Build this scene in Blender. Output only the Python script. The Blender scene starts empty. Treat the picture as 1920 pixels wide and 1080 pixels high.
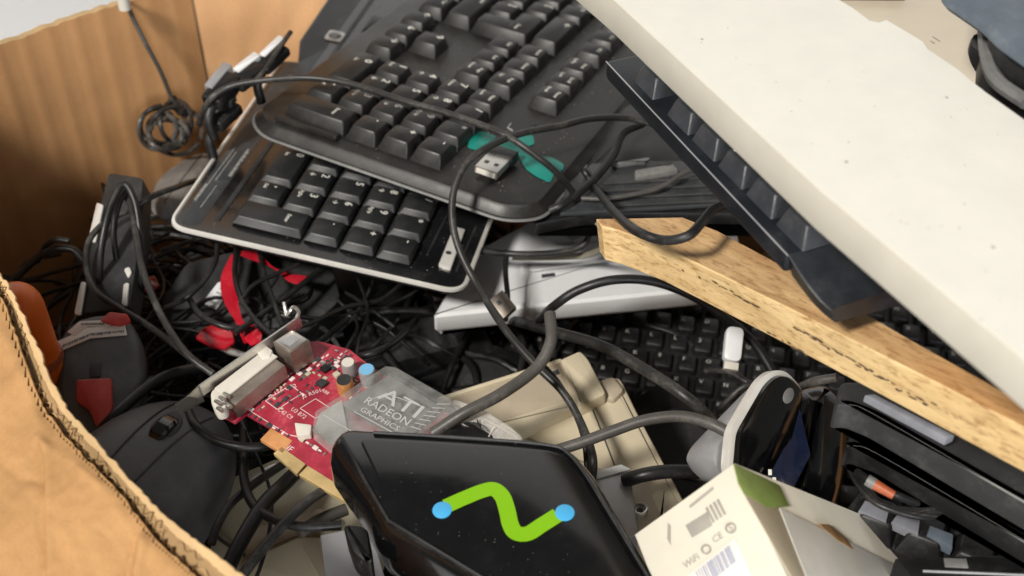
import bpy, math, random
import numpy as np
from mathutils import Vector, Matrix
random.seed(7)
S = bpy.context.scene
COL = S.collection
# ------------------------------------------------------------------ camera
cam_d = bpy.data.cameras.new('camera'); cam = bpy.data.objects.new('camera', cam_d); COL.objects.link(cam)
PITCH = math.radians(40)
cam.location = (0, 0, .8); cam.rotation_euler = (math.pi/2-PITCH, 0, 0)
cam_d.sensor_width = 36; cam_d.lens = 41.25; cam_d.clip_start = .01; cam_d.clip_end = 50
cam_d.dof.use_dof = True; cam_d.dof.focus_distance = .48; cam_d.dof.aperture_fstop = 11
S.camera = cam
# ------------------------------------------------------------------ world
w = bpy.data.worlds.new('World'); S.world = w; w.use_nodes = True
bg = w.node_tree.nodes['Background']; bg.inputs[0].default_value = (1, .96, .9, 1); bg.inputs[1].default_value = .11
# ------------------------------------------------------------------ key lamp and added fill
def lamp(name, loc, target, size, power, col):
    d = bpy.data.lights.new(name, 'AREA'); d.shape = 'DISK'; d.size = size; d.energy = power; d.color = col
    o = bpy.data.objects.new(name, d); COL.objects.link(o); o.location = loc
    o.rotation_euler = (Vector(target)-Vector(loc)).to_track_quat('-Z', 'Y').to_euler(); return o
TGT = Vector((0, .5, .45)); LD = Vector((-.40, -.58, .70)).normalized()
lamp('key_lamp', TGT+LD*2.2, TGT, .30, 57, (1, .95, .88))
lamp('front_fill', (.5, -1.7, .95), TGT, .9, 24, (.93, .96, 1))  # added fill from low in front, lifts the side faces of the keys
S.view_settings.view_transform = 'Standard'; S.view_settings.look = 'None'
S.view_settings.exposure = 0.0; S.view_settings.gamma = 1

# ------------------------------------------------------------------ geometry of the view
sp, cp = math.sin(PITCH), math.cos(PITCH)
CX, CU, CF = Vector((1, 0, 0)), Vector((0, sp, cp)), Vector((0, cp, -sp)); CC = Vector((0, 0, .8)); FP = 2200.
def ray(px, py): return CX*((px-960)/FP) + CU*((540-py)/FP) + CF
def W(px, py, d): return CC + ray(px, py)*d
def H(px, py, z):
    r = ray(px, py); return CC + r*((z-CC.z)/r.z)
class Fr:
    """a thing's own frame; L() finds the local point seen at a place, at local height h"""
    def __init__(s, O, X, Z):
        Z = Vector(Z).normalized(); X = Vector(X); X = (X - Z*X.dot(Z)).normalized(); Y = Z.cross(X)
        s.M = Matrix(((X.x, Y.x, Z.x, O[0]), (X.y, Y.y, Z.y, O[1]), (X.z, Y.z, Z.z, O[2]), (0, 0, 0, 1))); s.I = s.M.inverted()
        s.i3 = s.I.to_3x3()
    def L(s, px, py, h=0.):
        o = s.I @ CC; d = s.i3 @ ray(px, py); t = (h-o.z)/d.z
        return (o.x+d.x*t, o.y+d.y*t)
    def P(s, pts, h=0.): return [s.L(x, y, h) for x, y in pts]
    def loc(s, v): return tuple(s.I @ Vector(v))
def frh(px, py, z, px2, py2): a = H(px, py, z); return Fr(a, H(px2, py2, z)-a, (0, 0, 1))
def fr3(a, b, c):
    n = (b-a).cross(c-a)
    if n.dot(CC-a) < 0: n = -n
    return Fr(a, b-a, n)
# ------------------------------------------------------------------ polygons
def area(p): return sum(p[i][0]*p[(i+1) % len(p)][1]-p[(i+1) % len(p)][0]*p[i][1] for i in range(len(p)))/2
def ccw(p): p = list(p); return p if area(p) > 0 else p[::-1]
def rnd(p, r, n=5):
    p = ccw(p); out = []; N = len(p)
    for i in range(N):
        a, b, c = Vector(p[i-1]), Vector(p[i]), Vector(p[(i+1) % N])
        u, v = a-b, c-b; lu, lv = u.length, v.length
        rr = r[i] if isinstance(r, (list, tuple)) else r
        rr = min(rr, lu*.48, lv*.48)
        s, e = b+u/lu*rr, b+v/lv*rr
        for k in range(n+1):
            t = k/n; out.append(tuple(s*(1-t)**2+b*2*t*(1-t)+e*t*t))
    q = [out[0]]
    for v in out[1:]:
        if (Vector(v)-Vector(q[-1])).length > 1e-6: q.append(v)
    return q
def inset(p, d):
    if abs(d) < 1e-9: return list(p)
    N = len(p); out = []
    for i in range(N):
        a, b, c = Vector(p[i-1]), Vector(p[i]), Vector(p[(i+1) % N])
        u, v = (b-a), (c-b)
        if u.length < 1e-9 or v.length < 1e-9: out.append(tuple(b)); continue
        u.normalize(); v.normalize()
        n1, n2 = Vector((-u.y, u.x)), Vector((-v.y, v.x)); m = n1+n2
        if m.length < 1e-4: out.append(tuple(b)); continue
        m = m/m.length; k = max(.35, m.dot(n1)); out.append(tuple(b+m*d/k))
    return out
def rect(x0, x1, y0, y1): return [(x0, y0), (x1, y0), (x1, y1), (x0, y1)]
def circ(x, y, r, n=20, ry=None): return [(x+r*math.cos(2*math.pi*k/n), y+(ry or r)*math.sin(2*math.pi*k/n)) for k in range(n)]
def crom(P, n=8):
    P = [Vector(p) for p in P]; P = [P[0]*2-P[1]]+P+[P[-1]*2-P[-2]]; out = []
    for i in range(1, len(P)-2):
        a, b, c, d = P[i-1:i+3]
        for k in range(n):
            t = k/n; out.append(.5*((2*b)+(c-a)*t+(2*a-5*b+4*c-d)*t*t+(3*b-a-3*c+d)*t**3))
    out.append(P[-2]); return out
_txt = {}
def textmesh(s):
    if s in _txt: return _txt[s]
    c = bpy.data.curves.new('lettering', 'FONT'); c.body = s; c.size = 1; c.align_x = 'CENTER'; c.align_y = 'CENTER'; c.resolution_u = 2
    o = bpy.data.objects.new('lettering', c); COL.objects.link(o)
    dg = bpy.context.evaluated_depsgraph_get(); m = bpy.data.meshes.new_from_object(o.evaluated_get(dg))
    r = ([(v.co.x, v.co.y) for v in m.vertices], [list(p.vertices) for p in m.polygons])
    bpy.data.objects.remove(o); bpy.data.curves.remove(c); bpy.data.meshes.remove(m); _txt[s] = r; return r
class MB:
    def __init__(s): s.v = []; s.f = []; s.m = []
    def add(s, vs, fs, mi=0):
        o = len(s.v); s.v += [tuple(v) for v in vs]; s.f += [[i+o for i in f] for f in fs]; s.m += [mi]*len(fs); return s
    def loft(s, poly, prof, mi=0, caps=True, off=(0, 0), topm=None):
        """prof = list of (inset, z) from bottom to top"""
        poly = ccw(poly); N = len(poly); vs = []; fs = []
        for k, (d, z) in enumerate(prof):
            t = k/max(1, len(prof)-1)
            vs += [(x+off[0]*t, y+off[1]*t, z) for x, y in inset(poly, d)]
        for k in range(len(prof)-1):
            for i in range(N):
                j = (i+1) % N; fs.append([k*N+i, k*N+j, (k+1)*N+j, (k+1)*N+i])
        if caps: fs.append(list(range(N))[::-1])
        s.add(vs, fs, mi)
        o = len(s.v)-N
        s.f.append([o+i for i in range(N)]); s.m.append(mi if topm is None else topm); return s
    def slab(s, poly, z0, z1, bev=.0008, mi=0, topm=None):
        b = min(bev, abs(z1-z0)*.45)
        return s.loft(poly, [(b, z0), (0, z0+b), (0, z1-b), (b*.3, z1-b*.3), (b, z1)], mi, topm=topm)
    def box(s, x0, x1, y0, y1, z0, z1, bev=.0005, mi=0): return s.slab(rect(x0, x1, y0, y1), z0, z1, bev, mi)
    def tube(s, pts, r, n=8, mi=0, closed=False, smooth=8, flat=1.):
        P = crom(pts, smooth) if smooth else [Vector(p) for p in pts]
        T = [(P[min(i+1, len(P)-1)]-P[max(i-1, 0)]).normalized() for i in range(len(P))]
        u = T[0].orthogonal().normalized(); vs = []; fs = []
        for i, p in enumerate(P):
            u = (u-T[i]*u.dot(T[i]));  u = u.normalized() if u.length > 1e-6 else T[i].orthogonal().normalized()
            v = T[i].cross(u); rr = r(i/(len(P)-1)) if callable(r) else r
            for k in range(n):
                a = 2*math.pi*k/n; vs.append(p+u*rr*math.cos(a)+v*rr*flat*math.sin(a))
        for i in range(len(P)-1):
            for k in range(n):
                j = (k+1) % n; fs.append([i*n+k, i*n+j, (i+1)*n+j, (i+1)*n+k])
        fs.append(list(range(n))[::-1]); fs.append([(len(P)-1)*n+k for k in range(n)])
        return s.add(vs, fs, mi)
    def text(s, t, x, y, z, size, rot=0, mi=0, sx=1., bold=0.):
        vs, fs = textmesh(t); c, q = math.cos(rot), math.sin(rot)
        for dx in ((0,) if not bold else (-bold, bold)):
            s.add([((vx*sx*size+dx)*c-vy*size*q+x, (vx*sx*size+dx)*q+vy*size*c+y, z+(.00002 if dx > 0 else 0)) for vx, vy in vs], fs, mi)
        return s
    def build(s, name, mats, parent=None, M=None, smooth=40):
        me = bpy.data.meshes.new(name); me.from_pydata(s.v, [], s.f)
        for m in (mats if isinstance(mats, (list, tuple)) else [mats]): me.materials.append(m)
        me.polygons.foreach_set('material_index', s.m)
        if smooth: me.polygons.foreach_set('use_smooth', [True]*len(me.polygons)); me.set_sharp_from_angle(angle=math.radians(smooth))
        me.update(); return put(name, me, parent, M)
def put(name, me, parent=None, M=None):
    o = bpy.data.objects.new(name, me); COL.objects.link(o)
    if parent is not None: o.parent = parent
    if M is not None: o.matrix_local = M
    return o
def thing(name, label, cat, fr, group=None):
    o = bpy.data.objects.new(name, None); COL.objects.link(o); o.empty_display_size = .01
    o.matrix_world = fr.M if isinstance(fr, Fr) else fr
    return tag(o, label, cat, group)
def tag(o, label=None, cat=None, group=None, kind=None):
    for k, v in (('label', label), ('category', cat), ('group', group), ('kind', kind)):
        if v: o[k] = v
    return o
# ------------------------------------------------------------------ materials
def newmat(name):
    m = bpy.data.materials.new(name); m.use_nodes = True; nt = m.node_tree; return m, nt, nt.nodes['Principled BSDF']
def N_(nt, t, **kw):
    n = nt.nodes.new(t)
    for k, v in kw.items():
        if k in n.inputs: n.inputs[k].default_value = v
        else: setattr(n, k, v)
    return n
def ramp(nt, fac, stops):
    r = nt.nodes.new('ShaderNodeValToRGB'); e = r.color_ramp.elements
    while len(e) < len(stops): e.new(.5)
    for i, (p, c) in enumerate(stops): e[i].position = p; e[i].color = (*c, 1) if len(c) == 3 else c
    nt.links.new(fac, r.inputs[0]); return r
def coords(nt, scale=(1, 1, 1)):
    tc = nt.nodes.new('ShaderNodeTexCoord'); mp = nt.nodes.new('ShaderNodeMapping'); mp.inputs['Scale'].default_value = scale
    nt.links.new(tc.outputs['Object'], mp.inputs[0]); return mp.outputs[0]
def plastic(name, col, rough=.45, var=.25, dust=.12, dcol=(.45, .42, .38), bump=.15, grain=1400, metal=0, spec=.5, coat=0, scr=.0):
    m, nt, b = newmat(name); c = coords(nt); L = nt.links.new
    n1 = N_(nt, 'ShaderNodeTexNoise', Scale=60., Detail=5., Roughness=.65); L(c, n1.inputs['Vector'])
    n2 = N_(nt, 'ShaderNodeTexNoise', Scale=float(grain), Detail=3.); L(c, n2.inputs['Vector'])
    n3 = N_(nt, 'ShaderNodeTexNoise', Scale=420., Detail=8., Roughness=.8); L(c, n3.inputs['Vector'])
    r1 = ramp(nt, n1.outputs[0], [(.3, tuple(x*(1-var) for x in col)), (.72, tuple(min(1, x*(1+var)) for x in col))])
    mul = nt.nodes.new('ShaderNodeMath'); mul.operation = 'MULTIPLY'; L(n1.outputs[0], mul.inputs[0]); L(n3.outputs[0], mul.inputs[1])
    r2 = ramp(nt, mul.outputs[0], [(.26, (0, 0, 0)), (.5, (dust*2.2,)*3)])
    mx = nt.nodes.new('ShaderNodeMixRGB'); L(r2.outputs[0], mx.inputs[0]); L(r1.outputs[0], mx.inputs[1]); mx.inputs[2].default_value = (*dcol, 1)
    L(mx.outputs[0], b.inputs['Base Color'])
    r3 = ramp(nt, n1.outputs[0], [(.25, (max(0, rough-.1),)*3), (.75, (min(1, rough+.14),)*3)])
    L(r3.outputs[0], b.inputs['Roughness'])
    b.inputs['Metallic'].default_value = metal; b.inputs['Specular IOR Level'].default_value = spec
    if coat: b.inputs['Coat Weight'].default_value = coat; b.inputs['Coat Roughness'].default_value = .08
    bp = N_(nt, 'ShaderNodeBump', Strength=bump, Distance=.0003); L(n2.outputs[0], bp.inputs['Height']); L(bp.outputs[0], b.inputs['Normal'])
    return m
def flat(name, col, rough=.5, metal=0):
    return plastic(name, col, rough, var=.08, dust=.04, bump=.03, metal=metal)
def glassy(name, col, alpha=.4, rough=.15):
    m, nt, b = newmat(name); c = coords(nt)
    n = N_(nt, 'ShaderNodeTexNoise', Scale=160., Detail=6.); nt.links.new(c, n.inputs['Vector'])
    r = ramp(nt, n.outputs[0], [(.35, (alpha*.7,)*3), (.7, (min(1, alpha*1.5),)*3)]); nt.links.new(r.outputs[0], b.inputs['Alpha'])
    b.inputs['Base Color'].default_value = (*col, 1); b.inputs['Roughness'].default_value = rough
    bp = N_(nt, 'ShaderNodeBump', Strength=.4, Distance=.001); nt.links.new(n.outputs[0], bp.inputs['Height']); nt.links.new(bp.outputs[0], b.inputs['Normal'])
    return m
def cardboard(name, col, axis=0, flutes=.5, tone=.22, crumple=0):
    m, nt, b = newmat(name); L = nt.links.new; c = coords(nt)
    sc = [30, 30, 30]; sc[axis] = 230; sc2 = [3., 3., 3.]; sc2[axis] = 120.
    mp = nt.nodes.new('ShaderNodeMapping'); mp.inputs['Scale'].default_value = sc2; L(c, mp.inputs[0])
    n1 = N_(nt, 'ShaderNodeTexNoise', Scale=1., Detail=3.); L(mp.outputs[0], n1.inputs['Vector'])
    n2 = N_(nt, 'ShaderNodeTexNoise', Scale=900., Detail=6., Roughness=.7); L(c, n2.inputs['Vector'])
    n3 = N_(nt, 'ShaderNodeTexNoise', Scale=22., Detail=5.); L(c, n3.inputs['Vector'])
    wv = N_(nt, 'ShaderNodeTexWave', Scale=42., Distortion=.6, Detail=1.); wv.bands_direction = 'XYZ'[axis]; L(c, wv.inputs['Vector'])
    r1 = ramp(nt, n1.outputs[0], [(.3, tuple(x*(1-tone) for x in col)), (.7, tuple(min(1, x*(1+tone*.8)) for x in col))])
    r2 = ramp(nt, n3.outputs[0], [(.3, (.82, .8, .78)), (.7, (1.08, 1.06, 1.05))])
    mx = nt.nodes.new('ShaderNodeMixRGB'); mx.blend_type = 'MULTIPLY'; mx.inputs[0].default_value = .8; L(r1.outputs[0], mx.inputs[1]); L(r2.outputs[0], mx.inputs[2])
    r4 = ramp(nt, n2.outputs[0], [(.3, (.86, .84, .82)), (.65, (1, 1, 1))])
    mx2 = nt.nodes.new('ShaderNodeMixRGB'); mx2.blend_type = 'MULTIPLY'; mx2.inputs[0].default_value = .8; L(mx.outputs[0], mx2.inputs[1]); L(r4.outputs[0], mx2.inputs[2])
    L(mx2.outputs[0], b.inputs['Base Color']); b.inputs['Roughness'].default_value = .8; b.inputs['Specular IOR Level'].default_value = .2
    b1 = N_(nt, 'ShaderNodeBump', Strength=flutes, Distance=.0008); L(wv.outputs[0], b1.inputs['Height'])
    b2 = N_(nt, 'ShaderNodeBump', Strength=.25, Distance=.0004); L(n2.outputs[0], b2.inputs['Height']); L(b1.outputs[0], b2.inputs['Normal'])
    if crumple:
        tc = coords(nt, (26, 13, 20)); n5 = N_(nt, 'ShaderNodeTexNoise', Scale=1., Detail=4., Roughness=.45, Distortion=.25); L(tc, n5.inputs['Vector'])
        b3 = N_(nt, 'ShaderNodeBump', Strength=.8, Distance=.009); L(n5.outputs[0], b3.inputs['Height']); L(b2.outputs[0], b3.inputs['Normal']); L(b3.outputs[0], b.inputs['Normal'])
    else: L(b2.outputs[0], b.inputs['Normal'])
    return m
def wood(name, col1, col2, edge=False):
    m, nt, b = newmat(name); L = nt.links.new
    c = coords(nt, (14, 90, 90)); n1 = N_(nt, 'ShaderNodeTexNoise', Scale=1., Detail=8., Roughness=.68, Distortion=.9); L(c, n1.inputs['Vector'])
    c2 = coords(nt, (120, 500, 500)); n2 = N_(nt, 'ShaderNodeTexNoise', Scale=1., Detail=5., Roughness=.75); L(c2, n2.inputs['Vector'])
    c3 = coords(nt, (9, 22, 22)); n3 = N_(nt, 'ShaderNodeTexNoise', Scale=1., Detail=3.); L(c3, n3.inputs['Vector'])
    c4 = coords(nt, (70, 320, 320)); vo = N_(nt, 'ShaderNodeTexVoronoi', Scale=1.); L(c4, vo.inputs['Vector'])
    rv = ramp(nt, vo.outputs['Color'], [(.1, (.80, .74, .66)), (.8, (1.1, 1.08, 1.04))])
    r1 = ramp(nt, n1.outputs[0], [(.3, col1), (.5, tuple((a+b_)/2 for a, b_ in zip(col1, col2))), (.68, col2)])
    r2 = ramp(nt, n2.outputs[0], [(.35, (.45, .32, .2)), (.49, (1, 1, 1))])
    r3 = ramp(nt, n3.outputs[0], [(.4, (1, 1, 1)), (.66, (.84, .62, .42))])
    a = nt.nodes.new('ShaderNodeMixRGB'); a.blend_type = 'MULTIPLY'; a.inputs[0].default_value = .8; L(r1.outputs[0], a.inputs[1]); L(r2.outputs[0], a.inputs[2])
    d = nt.nodes.new('ShaderNodeMixRGB'); d.blend_type = 'MULTIPLY'; d.inputs[0].default_value = .2 if edge else .9; L(a.outputs[0], d.inputs[1]); L(r3.outputs[0], d.inputs[2])
    e = nt.nodes.new('ShaderNodeMixRGB'); e.blend_type = 'MULTIPLY'; e.inputs[0].default_value = .75; L(d.outputs[0], e.inputs[1]); L(rv.outputs[0], e.inputs[2])
    L(e.outputs[0], b.inputs['Base Color']); b.inputs['Roughness'].default_value = .62
    bp = N_(nt, 'ShaderNodeBump', Strength=.5, Distance=.0006); L(n2.outputs[0], bp.inputs['Height']); L(bp.outputs[0], b.inputs['Normal']); return m

M = {}
M['card_in'] = cardboard('inner_cardboard', (.64, .355, .16), 0, .08, .045)
M['card_back'] = cardboard('back_cardboard', (.70, .41, .205), 0, .08, .04)
M['card_out'] = cardboard('outer_cardboard', (.46, .262, .112), 1, .08, .07, crumple=1)
M['card_edge'] = cardboard('torn_cardboard', (.60, .42, .22), 1, .2, .2)
M['crumb'] = flat('pale_crumbs', (.36, .33, .28), .9)
M['crumb_dim'] = flat('dim_crumbs', (.16, .16, .15), .9)
M['core'] = cardboard('core_paper', (.36, .235, .115), 1, .2, .25)
M['core_dark'] = cardboard('core_flute_paper', (.24, .15, .07), 1, .2, .25)
M['kraft_dark'] = cardboard('flute_paper', (.30, .185, .085), 1, .2, .2)
M['kb_a'] = plastic('charcoal_plastic', (.017, .016, .0145), .40, dust=.03)
M['key_a'] = plastic('worn_key_plastic', (.016, .0155, .015), .40, dust=.02, bump=.12, grain=2600)
M['kb_b'] = plastic('glossy_black_plastic', (.010, .010, .011), .22, dust=.015, bump=.04, coat=.5)
M['kb_bgrey'] = plastic('satin_graphite', (.034, .037, .041), .46, dust=.06, bump=.06)
M['key_b'] = plastic('slate_key_plastic', (.020, .021, .022), .42, dust=.02, bump=.15, grain=2600)
M['silver'] = plastic('silver_trim', (.80, .78, .73), .34, var=.06, dust=.02, metal=.35)
M['silver_p'] = plastic('silver_paint', (.36, .36, .37), .35, var=.08, dust=.06, metal=.3)
M['navy_kb'] = plastic('dark_navy_plastic', (.009, .0115, .016), .36, dust=.02)
M['navy_key'] = plastic('navy_key_plastic', (.026, .029, .035), .42, dust=.03, bump=.3)
M['legend'] = flat('white_key_print', (.78, .77, .70), .5)
M['legend_dim'] = flat('grey_key_print', (.34, .34, .32), .5)
M['black'] = plastic('black_plastic', (.0065, .0065, .007), .42, dust=.03)
M['black_gloss'] = plastic('piano_black_plastic', (.0035, .0035, .004), .14, dust=.003, bump=.02, coat=.6)
M['rubber'] = plastic('black_cable_rubber', (.011, .011, .0115), .42, dust=.04, bump=.2)
M['rubber_grey'] = plastic('grey_cable_rubber', (.075, .070, .064), .45, dust=.14, bump=.2)
M['rubber_mid'] = plastic('charcoal_cable_rubber', (.024, .0235, .022), .42, dust=.12, bump=.2)
M['rubber_khaki'] = plastic('khaki_cable_rubber', (.25, .23, .17), .5)
M['dark'] = plastic('dim_grey_plastic', (.024, .025, .026), .5, dust=.05)
M['slate'] = plastic('slate_grey_plastic', (.085, .088, .09), .5, dust=.05)
M['grey'] = plastic('grey_plastic', (.16, .16, .155), .5, dust=.15)
M['mouse'] = plastic('soft_touch_black', (.075, .077, .082), .5, dust=.05, bump=.1)
M['cream'] = plastic('cream_melamine', (.77, .755, .69), .38, var=.04, dust=.02, dcol=(.4, .36, .3), bump=.03)
M['cream_shaded'] = plastic('cream_edge_shaded', (.60, .57, .49), .45, var=.04, dust=.03, bump=.05)  # panel's edge face: its shade is put into a darker cream
M['cream_low'] = plastic('beige_laminate', (.60, .53, .42), .45, var=.05, dust=.05, bump=.03)
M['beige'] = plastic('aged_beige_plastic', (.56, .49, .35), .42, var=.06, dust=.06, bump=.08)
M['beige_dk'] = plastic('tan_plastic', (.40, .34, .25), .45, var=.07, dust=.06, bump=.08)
M['olive'] = plastic('olive_beige_plastic', (.46, .42, .30), .45, var=.08, dust=.08, bump=.08)
M['white_p'] = plastic('white_plastic', (.74, .75, .76), .33, var=.04, dust=.05, dcol=(.4, .38, .33), bump=.03)
M['white_lbl'] = flat('white_paper_label', (.75, .73, .68), .6)
M['ink'] = flat('black_ink', (.04, .04, .045), .6)
M['ink_grey'] = flat('grey_ink', (.33, .31, .27), .7)
M['ink_blue'] = flat('blue_grey_ink', (.35, .36, .46), .7)
M['wood'] = wood('chipboard_face', (.44, .26, .12), (.76, .55, .29))
M['wood_edge'] = wood('chipboard_edge', (.60, .42, .20), (.80, .62, .34), True)
M['pit'] = flat('chipboard_pit', (.10, .06, .03), .9)
M['pcb'] = plastic('red_circuit_board', (.36, .026, .05), .34, var=.45, dust=.2, dcol=(.55, .35, .33), bump=.3, grain=700)
M['silk'] = flat('white_silkscreen', (.72, .58, .56), .5)
M['etched'] = flat('etched_lettering', (.46, .46, .45), .4)
M['gold'] = plastic('gold_contacts', (.72, .52, .24), .35, dust=.06, metal=.55)
M['copper'] = plastic('orange_copper_tab', (.65, .30, .11), .4, metal=.3)
M['steel'] = plastic('dull_steel', (.62, .60, .56), .3, var=.15, dust=.1, metal=.9)
M['steel_dk'] = plastic('stained_steel', (.34, .29, .25), .35, var=.3, dust=.15, metal=.8)
M['ivory'] = flat('ivory_plastic', (.60, .57, .50), .4)
M['clear'] = glassy('smoky_clear_plastic', (.46, .47, .46), .25, .07)
M['clear2'] = glassy('clear_plastic', (.85, .82, .78), .3, .08)
M['blue_cap'] = flat('blue_print', (.16, .42, .66), .4)
M['green'] = plastic('lime_green_print', (.19, .43, .006), .28, var=.03, dust=.0, bump=0)
M['cyan'] = plastic('sky_blue_print', (.06, .36, .66), .4, var=.03, dust=.0, bump=0)
M['teal'] = plastic('teal_sticker', (.0, .22, .175), .4, var=.15, dust=.05)
M['red'] = plastic('glossy_red_tape', (.50, .010, .025), .22, var=.2, dust=.04, bump=.05, coat=.3)
M['red_mat'] = plastic('matt_red_tape', (.48, .045, .035), .4, var=.25, dust=.1)
M['orange'] = plastic('orange_plastic', (.85, .16, .01), .4, var=.15, dust=.05)
M['orange2'] = plastic('orange_connector', (.36, .085, .03), .4)
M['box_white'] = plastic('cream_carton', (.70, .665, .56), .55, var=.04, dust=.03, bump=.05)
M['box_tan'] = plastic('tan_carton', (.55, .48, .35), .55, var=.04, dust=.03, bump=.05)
M['box_green'] = plastic('green_carton_print', (.24, .33, .08), .5, var=.25, dust=.1)
M['paper'] = plastic('greyish_paper', (.62, .61, .56), .6, var=.08, dust=.08)
M['key_pale'] = plastic('pale_key_front', (.19, .195, .22), .45, dust=.05)
M['bluegrey'] = plastic('blue_grey_plastic', (.10, .125, .155), .45, dust=.08)
M['film'] = plastic('dark_blue_film', (.008, .012, .030), .15, dust=.03, bump=.5, grain=80, coat=.6)
M['fabric'] = plastic('grey_fabric', (.17, .16, .15), .85, var=.2, dust=.2, bump=.8, grain=900)
M['wall'] = plastic('white_wall_paint', (.88, .89, .90), .6, var=.02, dust=0)
M['floor'] = plastic('pale_floor_paint', (.88, .89, .90), .6, var=.03, dust=.02)

# ================================================================== SETTING
MB().slab(rect(-4, 4, -3, 6), -.02, 0, .001).build('floor', M['floor'])['kind'] = 'structure'
MB().box(-3, 3, 1.75, 1.85, .001, 2.6, .002).build('wall', M['wall'])['kind'] = 'structure'

# ================================================================== CARDBOARD BOX
bxf = Fr((-.322, .493, .02), (.68, .73, 0), (0, 0, 1))
boxt = thing('cardboard_box', 'open brown corrugated cardboard box with torn front flap, holding the whole heap', 'box', bxf)
def wall(P, Q, z0, z1a, z1b, mat, name, th=.005, seed=1, wob=.003, lean=0):
    rn = random.Random(seed); P = Vector(P); Q = Vector(Q); d = Q-P; Lh = d.length; u = d/Lh; nrm = Vector((u.y, -u.x))
    n = 60; m = MB(); vs = []; K = 9
    hts = [rn.uniform(-1, 1) for _ in range(n+1)]
    for i in range(n+1):
        t = i/n; zt = z1a*(1-t)+z1b*t + hts[i]*.0007
        for k in range(K+1):
            s = k/K; z = z0+(zt-z0)*s
            off = math.sin(t*6.0+s*2)*wob + .00025*math.sin(t*Lh/.0075*math.pi)
            p = P+u*(t*Lh+lean*t*max(0, (z-.44)/.1))+nrm*off; vs.append((p.x, p.y, z))
    fs = [[i*(K+1)+k, (i+1)*(K+1)+k, (i+1)*(K+1)+k+1, i*(K+1)+k+1] for i in range(n) for k in range(K)]
    o = len(vs); vs2 = [(x-nrm.x*th, y-nrm.y*th, z) for x, y, z in vs]
    fs2 = [[o+j for j in f][::-1] for f in fs]
    top = [[i*(K+1)+K, (i+1)*(K+1)+K, o+(i+1)*(K+1)+K, o+i*(K+1)+K] for i in range(n)]
    I = bxf.I; allv = [tuple(I @ Vector(v)) for v in vs+vs2]
    m.add(allv, fs, 0); m.v = allv; m.add([], []); m.f += fs2; m.m += [0]*len(fs2); m.f += top; m.m += [1]*len(top)
    return m.build(name, [mat, M['card_edge']], boxt)
cor = H(365, 75, .46); cor = Vector((-.19, .636))
rimL = H(0, 78, .512)
wall((-.322, .493), (-.19, .636), .02, .502, .500, M['card_in'], 'side_wall', seed=2)
wall((-.19, .636), (-.141, .643), .02, .58, .58, M['card_back'], 'back_wall', seed=3, lean=.075, wob=0)
wall((-.141, .643), (.34, .70), .02, .405, .40, M['card_back'], 'back_wall', seed=3)
wall((.34, .70), (.44, .10), .02, .44, .44, M['card_in'], 'side_wall', seed=4)
wall((.44, .10), (-.075, .198), .02, .42, .42, M['card_in'], 'front_wall', seed=5, wob=0)
wall((-.095, .205), (-.329, .487), .02, .465, .553, M['card_in'], 'front_wall', seed=6, wob=0)
MB().slab([bxf.loc((x, y, 0))[:2] for x, y in ((-.322, .493), (-.19, .636), (.34, .70), (.44, .10), (-.075, .198))], 0, .004).build('box_bottom', M['card_in'], boxt)
# torn flap folded outward: its plane falls away to the lower left
ridge = [(-60, 440), (0, 512), (22, 545), (48, 600), (72, 655), (98, 715), (130, 770), (170, 815), (215, 866), (262, 918), (300, 958), (352, 1000), (400, 1034), (450, 1074), (520, 1130)]
inner = [(-60, 470), (-10, 540), (8, 570), (24, 615), (42, 665), (62, 725), (88, 775), (125, 822), (172, 870), (225, 925), (262, 975), (300, 1020), (345, 1060), (380, 1095), (440, 1150)]
A1, A2 = H(0, 512, .515), H(450, 1074, .515); along = (A2-A1).normalized()
outv = Vector((along.y, -along.x, 0));  outv = -outv if outv.x > 0 else outv
A3 = A1 + outv*.1 + Vector((0, 0, -.045))
ff = fr3(A1, A2, A3)
flap = put('flap', None, boxt); flap.matrix_local = bxf.I @ ff.M
def jit(p, a, sub=5, seed=1):
    rn = random.Random(seed); out = []
    for i in range(len(p)-1):
        for k in range(sub):
            t = k/sub; out.append((p[i][0]*(1-t)+p[i+1][0]*t+rn.uniform(-a, a), p[i][1]*(1-t)+p[i+1][1]*t+rn.uniform(-a, a)))
    out.append(p[-1]); return out
far = [(440, 1300), (-200, 1300), (-200, 500)]
m = MB(); e1 = jit(inner, 2.2, 6, 3)
m.slab(ff.P(e1+far), -.0012, -.0002, .0002); m.build('outer_liner', M['card_out'], flap, smooth=0)
m = MB(); e2 = jit(ridge, 2.6, 7, 5)
m.slab(ff.P(e2+[(440, 1300), (-200, 1300), (-200, 500)], -.0042), -.0056, -.0042, .0003); m.build('inner_liner', M['card_edge'], flap, smooth=0)
from mathutils import noise as mn
def segd(px, py, a, b):
    vx, vy = b[0]-a[0], b[1]-a[1]; t = max(0, min(1, ((px-a[0])*vx+(py-a[1])*vy)/(vx*vx+vy*vy))); return math.hypot(px-a[0]-vx*t, py-a[1]-vy*t), t
def lined(px, py, L_): return min(segd(px, py, L_[i], L_[i+1])[0] for i in range(len(L_)-1))
CR = [([(78, 830), (84, 900), (80, 980), (88, 1100)], 4, -.0011), ([(92, 840), (97, 960), (101, 1100)], 8, .0009), ([(283, 985), (268, 1040), (255, 1110)], 9, .0016), ([(262, 990), (246, 1040), (236, 1110)], 6, -.0014),
      ([(232, 935), (248, 965), (240, 1000)], 5, -.0008), ([(30, 640), (70, 760), (82, 830)], 16, .0012), ([(82, 830), (150, 880), (232, 935)], 9, .0008), ([(180, 990), (210, 1010), (232, 1060)], 5, -.0006), ([(0, 860), (40, 900), (76, 905)], 10, -.0008), ([(120, 1000), (150, 1040), (160, 1100)], 14, .0009)]
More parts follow.
